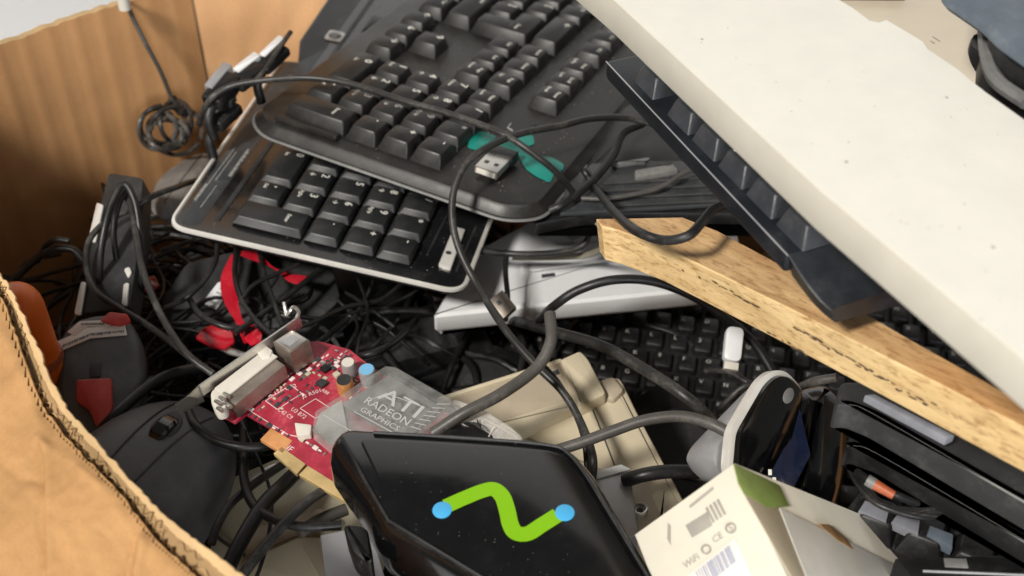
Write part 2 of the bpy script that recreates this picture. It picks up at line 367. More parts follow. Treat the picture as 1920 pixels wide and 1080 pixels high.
st = 6; nx, ny = 100, 126; gv = {}; vs = []; fs = []
def inside(px, py): # left/below of the torn line
    for i in range(len(inner)-1):
        if inner[i][1] <= py < inner[i+1][1]:
            t = (py-inner[i][1])/(inner[i+1][1]-inner[i][1]); return px < inner[i][0]+(inner[i+1][0]-inner[i][0])*t-1
    return False
for iy in range(ny):
    for ix in range(nx):
        px, py = -120+ix*st, 474+iy*st*.54*1.0*1.65
        if not inside(px, py): continue
        ed = lined(px, py, inner); fade = min(1, max(0, (ed-3)/14)); z = .0003
        for L_, w_, a_ in CR: z += a_*math.exp(-(lined(px, py, L_)/w_)**2)*fade
        z += fade*(.0011*mn.noise(Vector((px*.012, py*.008, 1)))+.0004*mn.noise(Vector((px*.05, py*.04, 5)))+.00012*mn.noise(Vector((px*.16, py*.15, 9))))
        z = max(z, -.0001) if ed < 12 else z; x, y = ff.L(px, py, 0); gv[(ix, iy)] = len(vs); vs.append((x, y, z+.0009*fade))
for (ix, iy), a in gv.items():
    q = [gv.get((ix, iy+1)), gv.get((ix+1, iy+1)), gv.get((ix+1, iy))]
    if None not in q: fs.append([a]+q)
m = MB(); m.add(vs, fs); m.build('crushed_skin', M['card_out'], flap, smooth=60)
m = MB(); mid = [((a[0]*.38+b[0]*.62), (a[1]*.38+b[1]*.62)) for a, b in zip(inner, ridge)]
m.slab(ff.P(jit(inner, .5, 4, 2)+jit(mid, 1.6, 7, 8)[::-1], -.0041), -.0042, -.0040, .00005); m.build('exposed_core', M['core'], flap, smooth=0)
for q, (fr_, h0, h1, sd) in enumerate(((.10, -.0044, -.0018, 1), (.30, -.0044, -.0030, 2), (.52, -.0044, -.0034, 3))):   # exposed wavy flutes
    rn = random.Random(sd); line = [((a[0]*(1-fr_)+b[0]*fr_), (a[1]*(1-fr_)+b[1]*fr_)) for a, b in zip(inner, ridge)]
    pts = [Vector(ff.L(x, y, h0)) for x, y in line]; dense = []
    P3 = crom([(p.x, p.y, 0) for p in pts], 60)
    s = 0; m = MB(); vs = []
    for i in range(len(P3)):
        t = (P3[min(i+1, len(P3)-1)]-P3[max(i-1, 0)]).normalized(); nn = Vector((-t.y, t.x, 0)); s += (P3[i]-P3[i-1]).length if i else 0
        am = .0008*(1+.8*math.sin(s*230+q)*math.sin(s*97)) ; o_ = nn*am*math.sin(s/.0052*2*math.pi+q*2+1.6*math.sin(s*140+q)); hh = h1-.0028*max(0, math.sin(s*61+q*2)*math.sin(s*173))-rn.random()*.0003
        a = P3[i]+o_; vs += [(a.x-nn.x*.00015, a.y-nn.y*.00015, h0), (a.x-nn.x*.00015, a.y-nn.y*.00015, hh), (a.x+nn.x*.00015, a.y+nn.y*.00015, hh), (a.x+nn.x*.00015, a.y+nn.y*.00015, h0)]
    fs = []
    for i in range(len(P3)-1):
        for k in range(3): fs.append([i*4+k, i*4+k+1, (i+1)*4+k+1, (i+1)*4+k])
    m.add(vs, fs); m.build('fluting', [M['core_dark'], M['card_edge'], M['core_dark']][q], flap, smooth=0)


# ================================================================== KEYBOARDS
U = .01905
_key = {}
def keymesh(tag_, w, d, hgt, taper, legends, mats, shift=.0008, dish=0):
    k = (tag_, round(w, 4), round(d, 4), tuple(legends))
    if k in _key: return _key[k]
    m = MB(); vs = []; fs = []
    for q, (t, z, rr, sh) in enumerate(((0, -hgt, .0008, 0), (taper*.9, -.0009, .0012, .9), (taper+.0001, -.0003, .0014, 1), (taper+.0005, 0, .0013, 1))):
        a, b = w/2-t, d/2-t*.85; pp = []
        for (cx, cy, a0) in ((a-rr, b-rr, 0), (-a+rr, b-rr, 90), (-a+rr, -b+rr, 180), (a-rr, -b+rr, 270)):
            for k2 in (0, 45, 90): pp.append((cx+rr*math.cos(math.radians(a0+k2)), cy+rr*math.sin(math.radians(a0+k2))+shift*sh, z))
        vs += pp
    n_ = 12
    for q in range(3):
        for i in range(n_): fs.append([q*n_+i, q*n_+(i+1) % n_, (q+1)*n_+(i+1) % n_, (q+1)*n_+i])
    fs.append([3*n_+i for i in range(n_)]); m.add(vs, fs)
    for (s, x, y, sz) in legends: m.text(s, x, y+shift, .00006, sz, mi=1, bold=sz*.03)
    o = m.build('key', mats); me = o.data; bpy.data.objects.remove(o); _key[k] = me; return me
def addkey(parent, me, x, y, z=0, rot=0):
    return put('key', me, parent, Matrix.Translation((x, y, z)) @ Matrix.Rotation(rot, 4, 'Z'))
def legs(main, sub=None, w=U, d=U, sz=.0052):
    L = []
    if main: L.append((main, -w*.20 if len(main) < 3 else 0, d*.20, sz if len(main) < 3 else .0030))
    if sub: L.append((sub, -w*.16, -d*.16, .0028 if len(sub) > 1 else .0042))
    return L
NUM = [(0, .5, 1, 2, 'Enter', None), (0, 2, 1, 1, '.', None), (0, 3, 1, 1, '+', None), (0, 4, 1, 1, '-', None),
       (1, 0, 1, 1, ',', 'Del'), (1, 1, 1, 1, '3', 'PgDn'), (1, 2, 1, 1, '6', '\u2192'), (1, 3, 1, 1, '9', 'PgUp'), (1, 4, 1, 1, '*', None),
       (2.5, 0, 2, 1, '0', 'Ins'), (2, 1, 1, 1, '2', '\u2193'), (2, 2, 1, 1, '5', None), (2, 3, 1, 1, '8', '\u2191'), (2, 4, 1, 1, '/', None),
       (3, 1, 1, 1, '1', 'End'), (3, 2, 1, 1, '4', '\u2190'), (3, 3, 1, 1, '7', 'Home'), (3, 4, 1, 1, 'Num', 'Lock')]
NAV = [(4.25, 0, 1, 1, '\u2192', None), (5.25, 0, 1, 1, '\u2193', None), (6.25, 0, 1, 1, '\u2190', None), (5.25, 1, 1, 1, '\u2191', None)] + \
      [(4.25, 3, 1, 1, 'Page', 'Down'), (5.25, 3, 1, 1, 'End', None), (6.25, 3, 1, 1, 'Del', None), (4.25, 4, 1, 1, 'Page', 'Up'), (5.25, 4, 1, 1, 'Home', None), (6.25, 4, 1, 1, 'Insert', None)] + \
      [(4.25, 5.5, 1, 1, 'Pause', 'Break'), (5.25, 5.5, 1, 1, 'Scroll', 'Lock'), (6.25, 5.5, 1, 1, 'Print', 'SysRq')]
MAIN = [(7.625, 0, 1.25, 1, 'Ctrl', None), (8.875, 0, 1.25, 1, 'Menu', None), (10.125, 0, 1.25, 1, 'Win', None), (11.375, 0, 1.25, 1, 'AltGr', None), (14.9, 0, 5.8, 1, None, None),
        (8.375, 1, 2.75, 1, 'Shift', None), (7.875, 3, 1.5, 1, None, None), (7.45, 2.5, .98, 2, 'Enter', None), (8.0, 4, 2, 1, '\u2190', None)]
for r_, xs, st in ((1, ';:.,MNBVCXZ', 10.25), (2, ']~\u00c7LKJHGFDSA', 8.45), (3, '[\u00b4POIUYTREWQ', 9.1), (4, '=-0987654321', 9.5)):
    for i_, ch in enumerate(xs): MAIN.append((st+i_, r_, 1, 1, ch, None))
for i_ in range(12): MAIN.append((7.5+i_+(.5 if i_ > 3 else 0)+(.5 if i_ > 7 else 0), 5.5, 1, 1, 'F%d' % (12-i_), None))

# ---- keyboard A : charcoal, on top of the stack
RA = Matrix(((-.43, .8991, .0823, -.1084), (-.9016, -.4324, .0122, .5368), (.0465, -.0689, .9965, .4781), (0, 0, 0, 1)))
FA = Fr((-.1084, .5368, .4781), (-.43, -.9016, .0465), (.0823, .0122, .9965))
ka = thing('keyboard', 'charcoal keyboard topping the stack, teal sticker scraps and a loose plug near its rim', 'keyboard', FA, 'full size keyboards in the heap')
x1 = .97*U; yb = -1.30*U; yt = 7.35*U
body = [(x1, yb+.012), (x1, yt-.012), (x1-.010, yt), (-22.*U, yt), (-22.*U, yb), (x1-.010, yb)]
m = MB(); p = rnd(body, [.012, .008, .006, .01, .01, .012], 5)
m.loft(p, [(.022, -.026), (.012, -.021), (-.0015, -.0160), (-.0035, -.0148), (-.0035, -.0130), (0, -.0100), (.0008, -.0085), (.0022, -.0080)]); m.build('case', M['kb_a'], ka)
m = MB(); m.loft(p, [(-.0046, -.0150), (-.0049, -.0144), (-.0043, -.0138)]); m.build('seam_lip', M['grey'], ka)
# raised bar between the first column and the rim
m = MB(); m.slab(rnd(rect(.56*U, .80*U, -.55*U, 1.45*U), .002), -.008, -.0045, .001); m.build('ridge_bar', M['kb_a'], ka)
for gx0, gx1, gy0, gy1 in ((-3.52*U, .52*U, -.52*U, 4.52*U),):
    pass
for (u, v, w_, d_, a, b_) in NUM+NAV+MAIN:
    me = keymesh('A', w_*U-.0010, d_*U-.0010, .0080, .0026, legs(a, b_, w_*U, d_*U, .0064), [M['key_a'], M['legend']])
    if u < 20: addkey(ka, me, -u*U, v*U, random.uniform(-.0003, .0002))
m = MB()
for i, (x, y) in enumerate(((-1, 5.6), (-2, 5.6), (-3, 5.6))): m.slab(circ(x*U, y*U, .0016), -.0085, -.0074, .0003)
m.build('indicator_light', M['dark'], ka)
m = MB(); px = [(958, 232), (952, 240), (962, 246)]; m.tube([(*FA.L(x, y, -.0078), -.0077) for x, y in px], .0005, 5, smooth=0); m.build('printed_mark', M['legend_dim'], ka)
# teal sticker scraps
fs_ = Fr(tuple(FA.M @ Vector((*FA.L(960, 285, -.008), -.008))), (-.43, -.9016, .0465), (.0823, .0122, .9965))
for nm, pts, lab in (('sticker', [(884, 250), (905, 248), (932, 258), (925, 266), (905, 284), (888, 282), (876, 278)], 'small teal sticker scrap left of the loose plug on the charcoal keyboard'),
                 ('sticker', [(914, 268), (930, 262), (952, 262), (958, 250), (975, 248), (985, 252), (1000, 256), (1002, 272), (985, 277), (1018, 296), (1032, 295), (1058, 310), (1055, 322), (1040, 325), (1032, 344), (1008, 334), (985, 318), (970, 292), (945, 280)], 'long torn teal sticker right of the loose plug on the charcoal keyboard')):
    t = thing(nm, lab, 'sticker', fs_); m = MB(); m.slab(rnd(fs_.P(pts), .0015, 2), .0002, .0007, .0002); m.build('torn_sheet', M['teal'], t)
# loose USB plug lying on keyboard A
fu = Fr(tuple(FA.M @ Vector((*FA.L(925, 308, -.003), -.0035))), tuple(H(935, 285, .47)-H(905, 318, .47)), (.0823, .0122, .9965))
t = thing('usb_plug', 'bare silver plug with two square holes resting on the charcoal keyboard', 'plug', fu)
m = MB(); m.box(-.0085, .0060, -.0062, .0062, -.0022, .0023, .0004); m.build('metal_shell', M['steel'], t)
m = MB(); m.box(-.0089, -.0083, -.0052, .0052, -.0013, .0015, .0001); m.build('mouth', M['ivory'], t)
m = MB()
for y in (-.0027, .0027): m.box(-.0035, -.0010, y-.0011, y+.0011, .0023, .00245, .00001)
m.build('square_hole', M['ink'], t)
m = MB(); m.box(.0062, .0135, -.0074, .0074, -.0036, .0038, .001); m.build('moulded_grip', M['black'], t)

# ---- keyboard B : glossy with silver rim, underneath
FB = Fr((-.1314, .4842, .4456), (-.2062, -.9783, .0223), (.1317, -.0052, .9913))
kb = thing('keyboard', 'glossy black keyboard with thin silver rim poking out from under the charcoal one', 'keyboard', FB, 'full size keyboards in the heap')
x1 = 1.00*U; yb = -2.50*U; yt = 6.05*U
bp_ = rnd([(x1+.003, yb+.010), (x1, yt), (-20*U, yt), (-20*U, yb-.004)], .011, 8)
m = MB(); m.loft(bp_, [(.026, -.020), (.014, -.016), (.0010, -.0090), (.0014, -.0052)]); m.build('case', M['kb_b'], kb)
m = MB(); m.loft(bp_, [(.0004, -.0074), (-.0007, -.0062), (-.0004, -.0048), (.0010, -.0044), (.0017, -.0054)], caps=False); m.f.pop(); m.m.pop(); m.build('silver_rim', M['silver'], kb)
m = MB(); m.slab(rnd([(x1-.0015, yb+.014), (x1-.0015, -1.22*U), (-20*U, -1.22*U), (-20*U, yb)], .006, 5), -.0062, -.0050, .0003); m.build('palm_strip', M['kb_bgrey'], kb)
m = MB(); m.slab(rnd([(x1-.010, -.95*U), (x1-.010, -.80*U), (-18*U, -.80*U), (-18*U, -.95*U)], .001, 2), -.0062, -.0046, .0003); m.build('trim_line', M['dark'], kb)
for (u, v, w_, d_, a, b_) in NUM+NAV[:4]:
    me = keymesh('B', w_*U-.0010, d_*U-.0010, .0040, .0019, legs(a, b_, w_*U, d_*U, .0060), [M['key_b'], M['legend']], shift=.0006)
    addkey(kb, me, -u*U, v*U, 0)
for (u, v, w_, d_, a, b_) in NAV[4:]+[k for k in MAIN if k[0] < 12]:
    me = keymesh('B', w_*U-.0010, d_*U-.0010, .0040, .0019, legs(a, b_, w_*U, d_*U, .0060), [M['key_b'], M['legend']], shift=.0006)
    addkey(kb, me, -u*U, v*U, 0)
# fine printed lines on the palm strip
m = MB(); rn = random.Random(4)
for j, (xa, xb_) in enumerate(((-2.9, -.1), (-2.7, -1.2), (-1.0, .1))):
    m.box(xa*U, xb_*U, (-1.62+.12*(j-1))*U, (-1.60+.12*(j-1))*U, -.0050, -.0049, .00002)
for (xa, xb_, yy, sz) in ((-2.95, -1.55, -1.38, .0022), (-.95, -.2, -1.80, .0016)):
    x = xa*U
    while x < xb_*U:
        w_ = rn.uniform(.0006, .0013); m.box(x, x+w_, yy*U, yy*U+sz*rn.uniform(.6, 1), -.0050, -.0049, .00002); x += w_+rn.uniform(.0004, .0009)
m.build('printed_lines', M['legend_dim'], kb)
# round-cornered maker badge (built as it looks)
bx_, by_ = FB.L(628, 68, -.0046)
m = MB(); m.slab(rnd(rect(bx_-.0065, bx_+.0065, by_-.0055, by_+.0055), .0028, 4), -.0050, -.0042, .0003); bd = m.build('badge', M['silver'], kb)
m = MB(); m.slab(circ(bx_, by_, .0042, 24), -.0042, -.0040, .0001); m.text('hp', bx_, by_+.0003, -.0039, .0065, mi=1, rot=0); m.build('badge_emblem', [M['grey'], M['legend']], kb)
m = MB(); q = FB.P([(822, 498), (845, 506), (872, 432), (851, 427)], -.0045); m.slab(rnd(q, .0008, 2), -.0058, -.0035, .0004); m.build('silver_tab', M['silver'], kb)
xx, yy = FB.L(840, 474, -.0035); m = MB(); m.text('\u25cf', xx, yy, -.0033, .004, rot=0, sx=1); m.build('printed_mark', M['ink'], kb)
for a, b_ in (((801, 478), (838, 405)), ((856, 508), (893, 425))):
    m = MB(); m.tube([(*FB.L(*a, -.0052), -.0052), (*FB.L(*b_, -.0052), -.0052)], .0007, 6, smooth=0); m.build('side_rail', M['dark'], kb)

# ---- keyboard C : navy, wedged under the cream panel
p0, p1 = H(1476, 418, .569), H(1200, 143, .569)
FC = Fr(p0, Vector(((p1-p0).y, -(p1-p0).x, 0)), (0, 0, 1))
# local: x to the keyboard's right, y to its back, keys' left faces lie near x=0
kc = thing('keyboard', 'dark navy keyboard wedged under the cream panel, six keys of its left edge showing', 'keyboard', FC, 'full size keyboards in the heap')
ysp = (p1-p0).length/5.45
rows = [(0, 1.35, 'Ctrl'), (1, 2.1, 'Shift'), (2, 1.7, 'Caps'), (3, 1.45, 'Tab'), (4, 1., '`'), (5.45, 1., 'Esc')]
fr_l = FC.L(1476, 478, -.0068); bk_l = FC.L(1127, 116, -.0068)
m = MB(); cb = [(bk_l[0]+.002, bk_l[1]), (fr_l[0], fr_l[1]), (fr_l[0]+.08, fr_l[1]), (bk_l[0]+.08, bk_l[1])]
m.loft(rnd(cb, .002, 3), [(.0022, -.0155), (.0006, -.0145), (0, -.0120), (0, -.0074), (.0006, -.0069)]); m.build('case', M['navy_kb'], kc)
m = MB(); m.tube([(fr_l[0]+.0003, fr_l[1], -.0071), (bk_l[0]+.0023, bk_l[1], -.0071)], .0003, 6, smooth=0); m.build('edge_highlight_strip', M['silver_p'], kc)
for (v, w_, a) in rows:
    for i in range(3):
        ww = w_*U if i == 0 else U; x = .0012+(ww/2 if i == 0 else w_*U+(i-.5)*U)
        me = keymesh('C', ww-.0012, U*.86, .0072, .0026, [(a, -ww*.5+.0075, .004, .0030)] if i == 0 else [], [M['navy_key'], M['legend']], shift=.001)
        addkey(kc, me, x, v*ysp, .0005)
pr = FC.P([(1478, 482), (1522, 448), (1640, 560), (1560, 596)], -.014)
m = MB(); q = ccw(pr)
e = FC.L(1556, 590, -.019); s_ = FC.L(1478, 480, -.0075)
n = 10; vs = []; Wd = .075
for i in range(n+1):
    t = i/n; x = s_[0]*(1-t)+e[0]*t; y = s_[1]*(1-t)+e[1]*t; z = -.0075 - .006*math.sin(t*math.pi*.55)-.004*t
    vs += [(x+.003, y, z-.009+.003*t), (x, y, z), (x+.0008, y, z+.0006), (x+Wd, y+.002, z+.0006), (x+Wd, y+.002, z-.012)]
fs = [[i*5+k, i*5+k+1, (i+1)*5+k+1, (i+1)*5+k] for i in range(n) for k in range(4)]+[[0, 1, 2, 3, 4][::-1], [n*5+k for k in range(5)]]
m.add(vs, fs); m.build('palm_rest', M['navy_kb'], kc)

# ================================================================== CREAM PANEL, BEIGE BOARD, BLUE DEVICE
FPn = frh(1153, 0, .602, 1920, 660)
pn = thing('panel', 'wide cream white melamine panel lying across the right side of the heap', 'board', FPn)
edge_hi = [(1060, -78), (1153, 0), (1543, 360), (1920, 672), (2200, 903)]
back = [(2200, 400), (1920, 222), (1850, 172), (1822, 150), (1800, 131), (1742, 92), (1733, 78), (1690, 52), (1662, 36), (1648, 41), (1632, 38), (1600, 14), (1560, -10), (1400, -110)]
poly = FPn.P(edge_hi+back)
m = MB(); m.loft(poly, [(.0003, -.0136), (0, -.0132), (0, -.0005), (.0005, 0)], 0, topm=1); m.build('core', [M['cream_shaded'], M['cream']], pn)
m = MB(); rn = random.Random(3)
for x, y, r in ((1587, 304, 4), (1775, 183, 3.5), (1862, 464, 4), (1316, 74, 3), (1783, 220, 1.5), (1800, 206, 1.2), (1640, 200, 1.2), (1700, 420, 1.5), (1500, 190, 1.3), (1840, 600, 2)):
    c = FPn.L(x, y); s = r/2200*.36; m.slab([(c[0]+s*math.cos(a)*rn.uniform(.6, 1.1), c[1]+s*math.sin(a)*rn.uniform(.6, 1.1)) for a in [k*.785 for k in range(8)]], .00005, .0002, .00005)
for k in range(46):
    x, y = 1250+rn.random()*650, 10+rn.random()*620; c = FPn.L(x, y)
    if (y-(x-1153)*.87) > -40 or y < (x-1560)*.62+30: continue
    s_ = rn.uniform(.00012, .00035); m.slab([(c[0]+s_*math.cos(a)*rn.uniform(.5, 1.6), c[1]+s_*math.sin(a)*rn.uniform(.5, 1)) for a in [q*1.047 for q in range(6)]], .00005, .00012, .00002)
m.build('scuff', M['ink_grey'], pn)
FP2 = frh(1560, 0, .565, 1920, 240)
p2 = thing('board', 'flat beige laminate board just beyond the cream panel at the upper right', 'board', FP2)
m = MB(); m.slab(FP2.P([(1380, -90), (1560, 0), (1950, 260), (2400, 600), (2400, 100), (1700, -260), (1300, -260)]), -.016, 0, .0006); m.build('laminate_sheet', M['cream_low'], p2)
m = MB()
for x, y in ((1752, 72), (1758, 76), (1748, 80)): c = FP2.L(x, y); m.box(c[0]-.0012, c[0]+.0012, c[1]-.0003, c[1]+.0003, .0001, .0004, .0001)
m.build('scratch', M['ink_grey'], p2)
fq = frh(1530, 2, .566, 1690, 2)
t = thing('paper_scrap', 'torn scrap of brownish paper lying on the beige board at the top edge', 'paper', fq)
m = MB(); pts = fq.P([(1528, -8), (1536, 5), (1552, 2), (1690, 3), (1694, -25), (1560, -30)]); m.slab(pts, .002, .0028, .0003); m.build('torn_sheet', M['kraft_dark'], t)
fb = frh(1780, 0, .615, 1960, 110)
t = thing('plastic_device', 'blue grey plastic device with black vented side at the upper right corner', 'device', fb)
m = MB(); m.slab(rnd(fb.P([(1768, -14), (1848, 40), (1872, 66), (1920, 100), (2100, 220), (2100, -200), (1790, -120)]), .004), -.006, 0, .002); m.build('top_shell', M['bluegrey'], t)
m = MB(); m.slab(rnd(fb.P([(1852, 50), (1850, 90), (1872, 130), (1920, 165), (2100, 290), (2100, 60), (1900, 50)], -.012), .004), -.03, -.0064, .002); m.build('under_shell', M['black'], t)
for pts in (((1846, 52), (1850, 100), (1868, 150), (1925, 192)), ((1876, 68), (1880, 110), (1930, 150))):
    m = MB(); m.tube([(*fb.L(x, y, -.014), -.014) for x, y in pts], .0026, 8); m.build('grey_strut', M['grey'], t)
m = MB(); m.tube([(*fb.L(1843, 78, -.018), -.018), (*fb.L(1838, 100, -.024), -.024), (*fb.L(1852, 128, -.03), -.03)], .0042, 10); m.build('side_wheel', M['dark'], t)
m = MB(); c = fb.L(1916, 137, -.013); m.slab(circ(c[0], c[1], .0015, 12), -.013, -.0122, .0003); m.build('rivet', M['white_p'], t)

# ================================================================== CHIPBOARD PLANK
a_, b_, c_ = H(1170, 432, .512), H(1900, 795, .545), H(1345, 432, .518)
FW = fr3(a_, b_, c_)
wb = thing('chipboard_plank', 'raw yellow brown chipboard plank with pitted edge lying under the navy keyboard', 'plank', FW)
top = [(1118, 410), (1280, 407), (1345, 432), (1500, 515), (1700, 632), (2050, 828), (2050, 868), (1727, 703), (1493, 585), (1330, 505), (1240, 462), (1160, 432), (1128, 424)]
pt = FW.P(top); m = MB(); rn = random.Random(9)
m.loft(pt, [(.0004, -.0165), (0, -.016), (0, -.0004), (.0004, 0)], 0, topm=1); m.build('board', [M['wood_edge'], M['wood']], wb, smooth=0)
# pits in the pressed edge
def edgept(px, py, lift=0):
    # ray against the front edge face of the plank (through two ridge points, vertical to the face)
    A = FW.M @ Vector((*FW.L(1240, 462), 0)); B = FW.M @ Vector((*FW.L(1727, 703), 0)); n = (B-A).cross(FW.M.to_3x3() @ Vector((0, 0, 1))).normalized()
    if n.dot(CC-A) < 0: n = -n
    r = ray(px, py); t = (A-CC).dot(n)/r.dot(n); return CC+r*t, n, (B-A).normalized()
m = MB(); I = FW.I; I3 = I.to_3x3()
pits = []
for x0, y0, x1_, y1_, n in ((1338, 528, 1425, 580, 9), (1490, 612, 1560, 655, 9), (1560, 655, 1680, 724, 13), (1680, 727, 1740, 757, 6), (1440, 622, 1520, 668, 7), (1745, 755, 1850, 822, 5), (1200, 470, 1330, 530, 4)):
    for k in range(n):
        t = (k+rn.random()*.6)/n; pits.append((x0+(x1_-x0)*t, y0+(y1_-y0)*t+rn.uniform(-3, 3)))
for x, y in pits:
    P_, n_, d_ = edgept(x, y); up = n_.cross(d_); L_ = rn.uniform(.0006, .0026); h = rn.uniform(.0003, .0007); vs = []
    for k in range(8):
        a = k*math.pi/4; q = P_+n_*.0001+d_*(L_*math.cos(a)*rn.uniform(.6, 1))+up*(h*math.sin(a)*rn.uniform(.6, 1.2)); vs.append(tuple(I @ q))
    vs.append(tuple(I @ (P_+n_*.0003)))
    m.add(vs, [[k, (k+1) % 8, 8] for k in range(8)])
m.build('pit', M['pit'], wb)

# ================================================================== WHITE KEYBOARD under the stack
FK = frh(1000, 520, .400, 1260, 490)
wk = thing('white_keyboard', 'white plastic keyboard, partly shaded, between the glossy keyboard and the chipboard plank', 'keyboard', FK)
m = MB(); pk = rnd(FK.P([(812, 592), (880, 475), (990, 415), (1378, 412), (1400, 533)]), .002, 4)
m.loft(pk, [(.003, -.014), (0, -.010), (0, -.0015), (.0015, 0)]); m.build('case', M['white_p'], wk)
m = MB(); m.slab(FK.P([(985, 470), (1000, 462), (1200, 452), (1260, 470), (1000, 505), (975, 502)], .003), .0002, .003, .0012); m.build('raised_strip', M['white_p'], wk)
m = MB(); m.slab(FK.P([(1015, 514), (1040, 511), (1041, 517), (1016, 521)], .0004), .0001, .0004, .0001); m.build('slot', M['ink'], wk)
m = MB(); m.slab(rnd(FK.P([(1060, 440), (1105, 425), (1112, 437), (1075, 452)], .001), .001), .0001, .0012, .0003); m.build('button', M['silver_p'], wk)

# ================================================================== GRAPHICS CARD
g0, g1, g2 = H(437, 782, .437), H(620, 905, .437), H(602, 652, .437)
FG = Fr(g0, g1-g0, (-.05, -.10, 1))
gc = thing('graphics_card', 'red graphics card with metal bracket and smoky clear cooler cover', 'graphics card', FG)
def gp(pts, h=0): return FG.P(pts, h)
m = MB(); pcb = [(425, 792), (437, 800), (462, 780), (505, 806), (545, 832), (510, 826), (520, 842), (536, 858), (620, 905), (760, 960), (960, 860), (700, 690), (640, 655), (600, 650)]
pcb = [(418, 780), (440, 792), (461, 776), (548, 826), (536, 842), (620, 905), (760, 960), (930, 830), (700, 690), (655, 655), (600, 640), (570, 640)]
m.slab(gp(pcb), -.0016, 0, .0001); m.build('circuit_board', M['pcb'], gc, smooth=0)
for nm, q, mt in (('edge_contact', [(488, 824), (508, 803), (548, 826), (530, 850)], 'copper'), ('edge_contact', [(513, 850), (528, 838), (573, 870), (556, 889)], 'gold'), ('edge_contact', [(561, 890), (577, 873), (660, 925), (650, 942)], 'gold')):
    m = MB(); m.slab(gp(q, .0002), -.0019, .0003, .0001); m.build(nm, M[mt], gc, smooth=0)
# bracket: thin sheet standing on the card's end
def P3(px, py, h): return Vector((*FG.L(px, py, h), h))
def sheet(pts, th, name, mat, parent, dirv):
    d = Vector(dirv)*th; n = len(pts); vs = list(pts)+[p+d for p in pts]
    fs = [list(range(n)), [n+i for i in range(n)][::-1]]+[[i, (i+1) % n, n+(i+1) % n, n+i][::-1] for i in range(n)]
    m = MB(); m.add(vs, fs); return m.build(name, mat, parent, smooth=0)
b0 = P3(372, 722, .016); b1 = P3(560, 592, .016)
bd_ = (b1-b0).normalized()
sheet([b0, b1, b1+Vector((0, 0, -.0065)), b0+Vector((0, 0, -.0065))], .0009, 'bracket', M['steel'], gc, (1, .0, 0))
e0 = P3(330, 757, .016)
sheet([P3(327, 758, .016), P3(352, 742, .016), b0, b0+Vector((0, 0, -.010)), P3(350, 768, .006), P3(334, 772, .010)], .0009, 'bracket_tongue', M['steel'], gc, (0, 0, -1))
m = MB(); m.tube([P3(556, 596, .016), P3(560, 585, .018), P3(552, 576, .02), P3(545, 581, .02), P3(537, 590, .018), P3(534, 577, .021), P3(532, 566, .023)], .0009, 6); m.build('bracket_hook', M['steel'], gc)
# DVI connector
m = MB(); m.slab(gp([(420, 742), (512, 668), (534, 684), (440, 760)], .0105), .0015, .0105, .0006); m.build('port_shell', M['steel_dk'], gc)
m = MB(); m.slab(gp([(402, 728), (497, 655), (520, 668), (424, 745)], .0115), .0105, .0118, .0004); m.build('port_cover', M['ivory'], gc)
m = MB(); m.slab(rnd(gp([(394, 734), (408, 724), (424, 738), (424, 766), (406, 772), (396, 758)], .011), .002), .004, .0112, .001); m.build('port_flange', M['ivory'], gc)
m = MB(); m.slab(rnd(gp([(482, 662), (500, 650), (512, 658), (508, 672), (492, 676)], .0115), .001), .0, .0125, .001); m.build('port_flange', M['ivory'], gc)
m = MB()
for x, y in ((412, 745), (424, 757), (408, 765), (420, 738), (404, 752)): m.tube([P3(x, y, .0114), P3(x+9, y+6, .0128)], .0009, 6, smooth=0)
m.build('port_screw', M['steel'], gc)
m = MB(); m.slab(gp([(512, 640), (548, 617), (580, 637), (544, 662)], .015), .0012, .015, .0006); m.build('video_socket', M['steel_dk'], gc)
m = MB(); m.slab(gp([(516, 640), (548, 620), (576, 637), (544, 658)], .0154), .0148, .0156, .0002); m.build('socket_lid', M['steel'], gc)
m = MB(); m.slab(gp([(528, 640), (549, 626), (563, 634), (543, 648)], .016), .0156, .0158, .0001); m.build('socket_label', M['silver_p'], gc)
# capacitors, coil, chips
def cyl(name, px, py, r, h, mside, mtop, top=True):
    x, y = FG.L(px, py, h); m = MB(); m.loft(circ(x, y, r, 22), [(0, 0), (0, h-.0006), (.0004, h)], 0, topm=1); return m.build(name, [M[mside], M[mtop]], gc)
cyl('capacitor', 652, 679, .0031, .0085, 'silver_p', 'ivory'); cyl('capacitor', 687, 692, .0036, .0085, 'silver_p', 'blue_cap'); cyl('capacitor', 645, 712, .0036, .008, 'copper', 'dark')
for q, h, mt in (([(590, 716), (603, 708), (616, 716), (603, 725)], .0018, 'dark'), ([(598, 688), (612, 680), (622, 688), (608, 697)], .0018, 'black'), ([(552, 792), (584, 796), (582, 814), (556, 816)], .0035, 'ivory'), ([(622, 700), (632, 694), (640, 700), (630, 707)], .002, 'olive')):
    m = MB(); m.slab(rnd(gp(q, h), .0006, 2), 0, h, .0003); m.build('chip', M[mt], gc)
m = MB(); rn = random.Random(11)
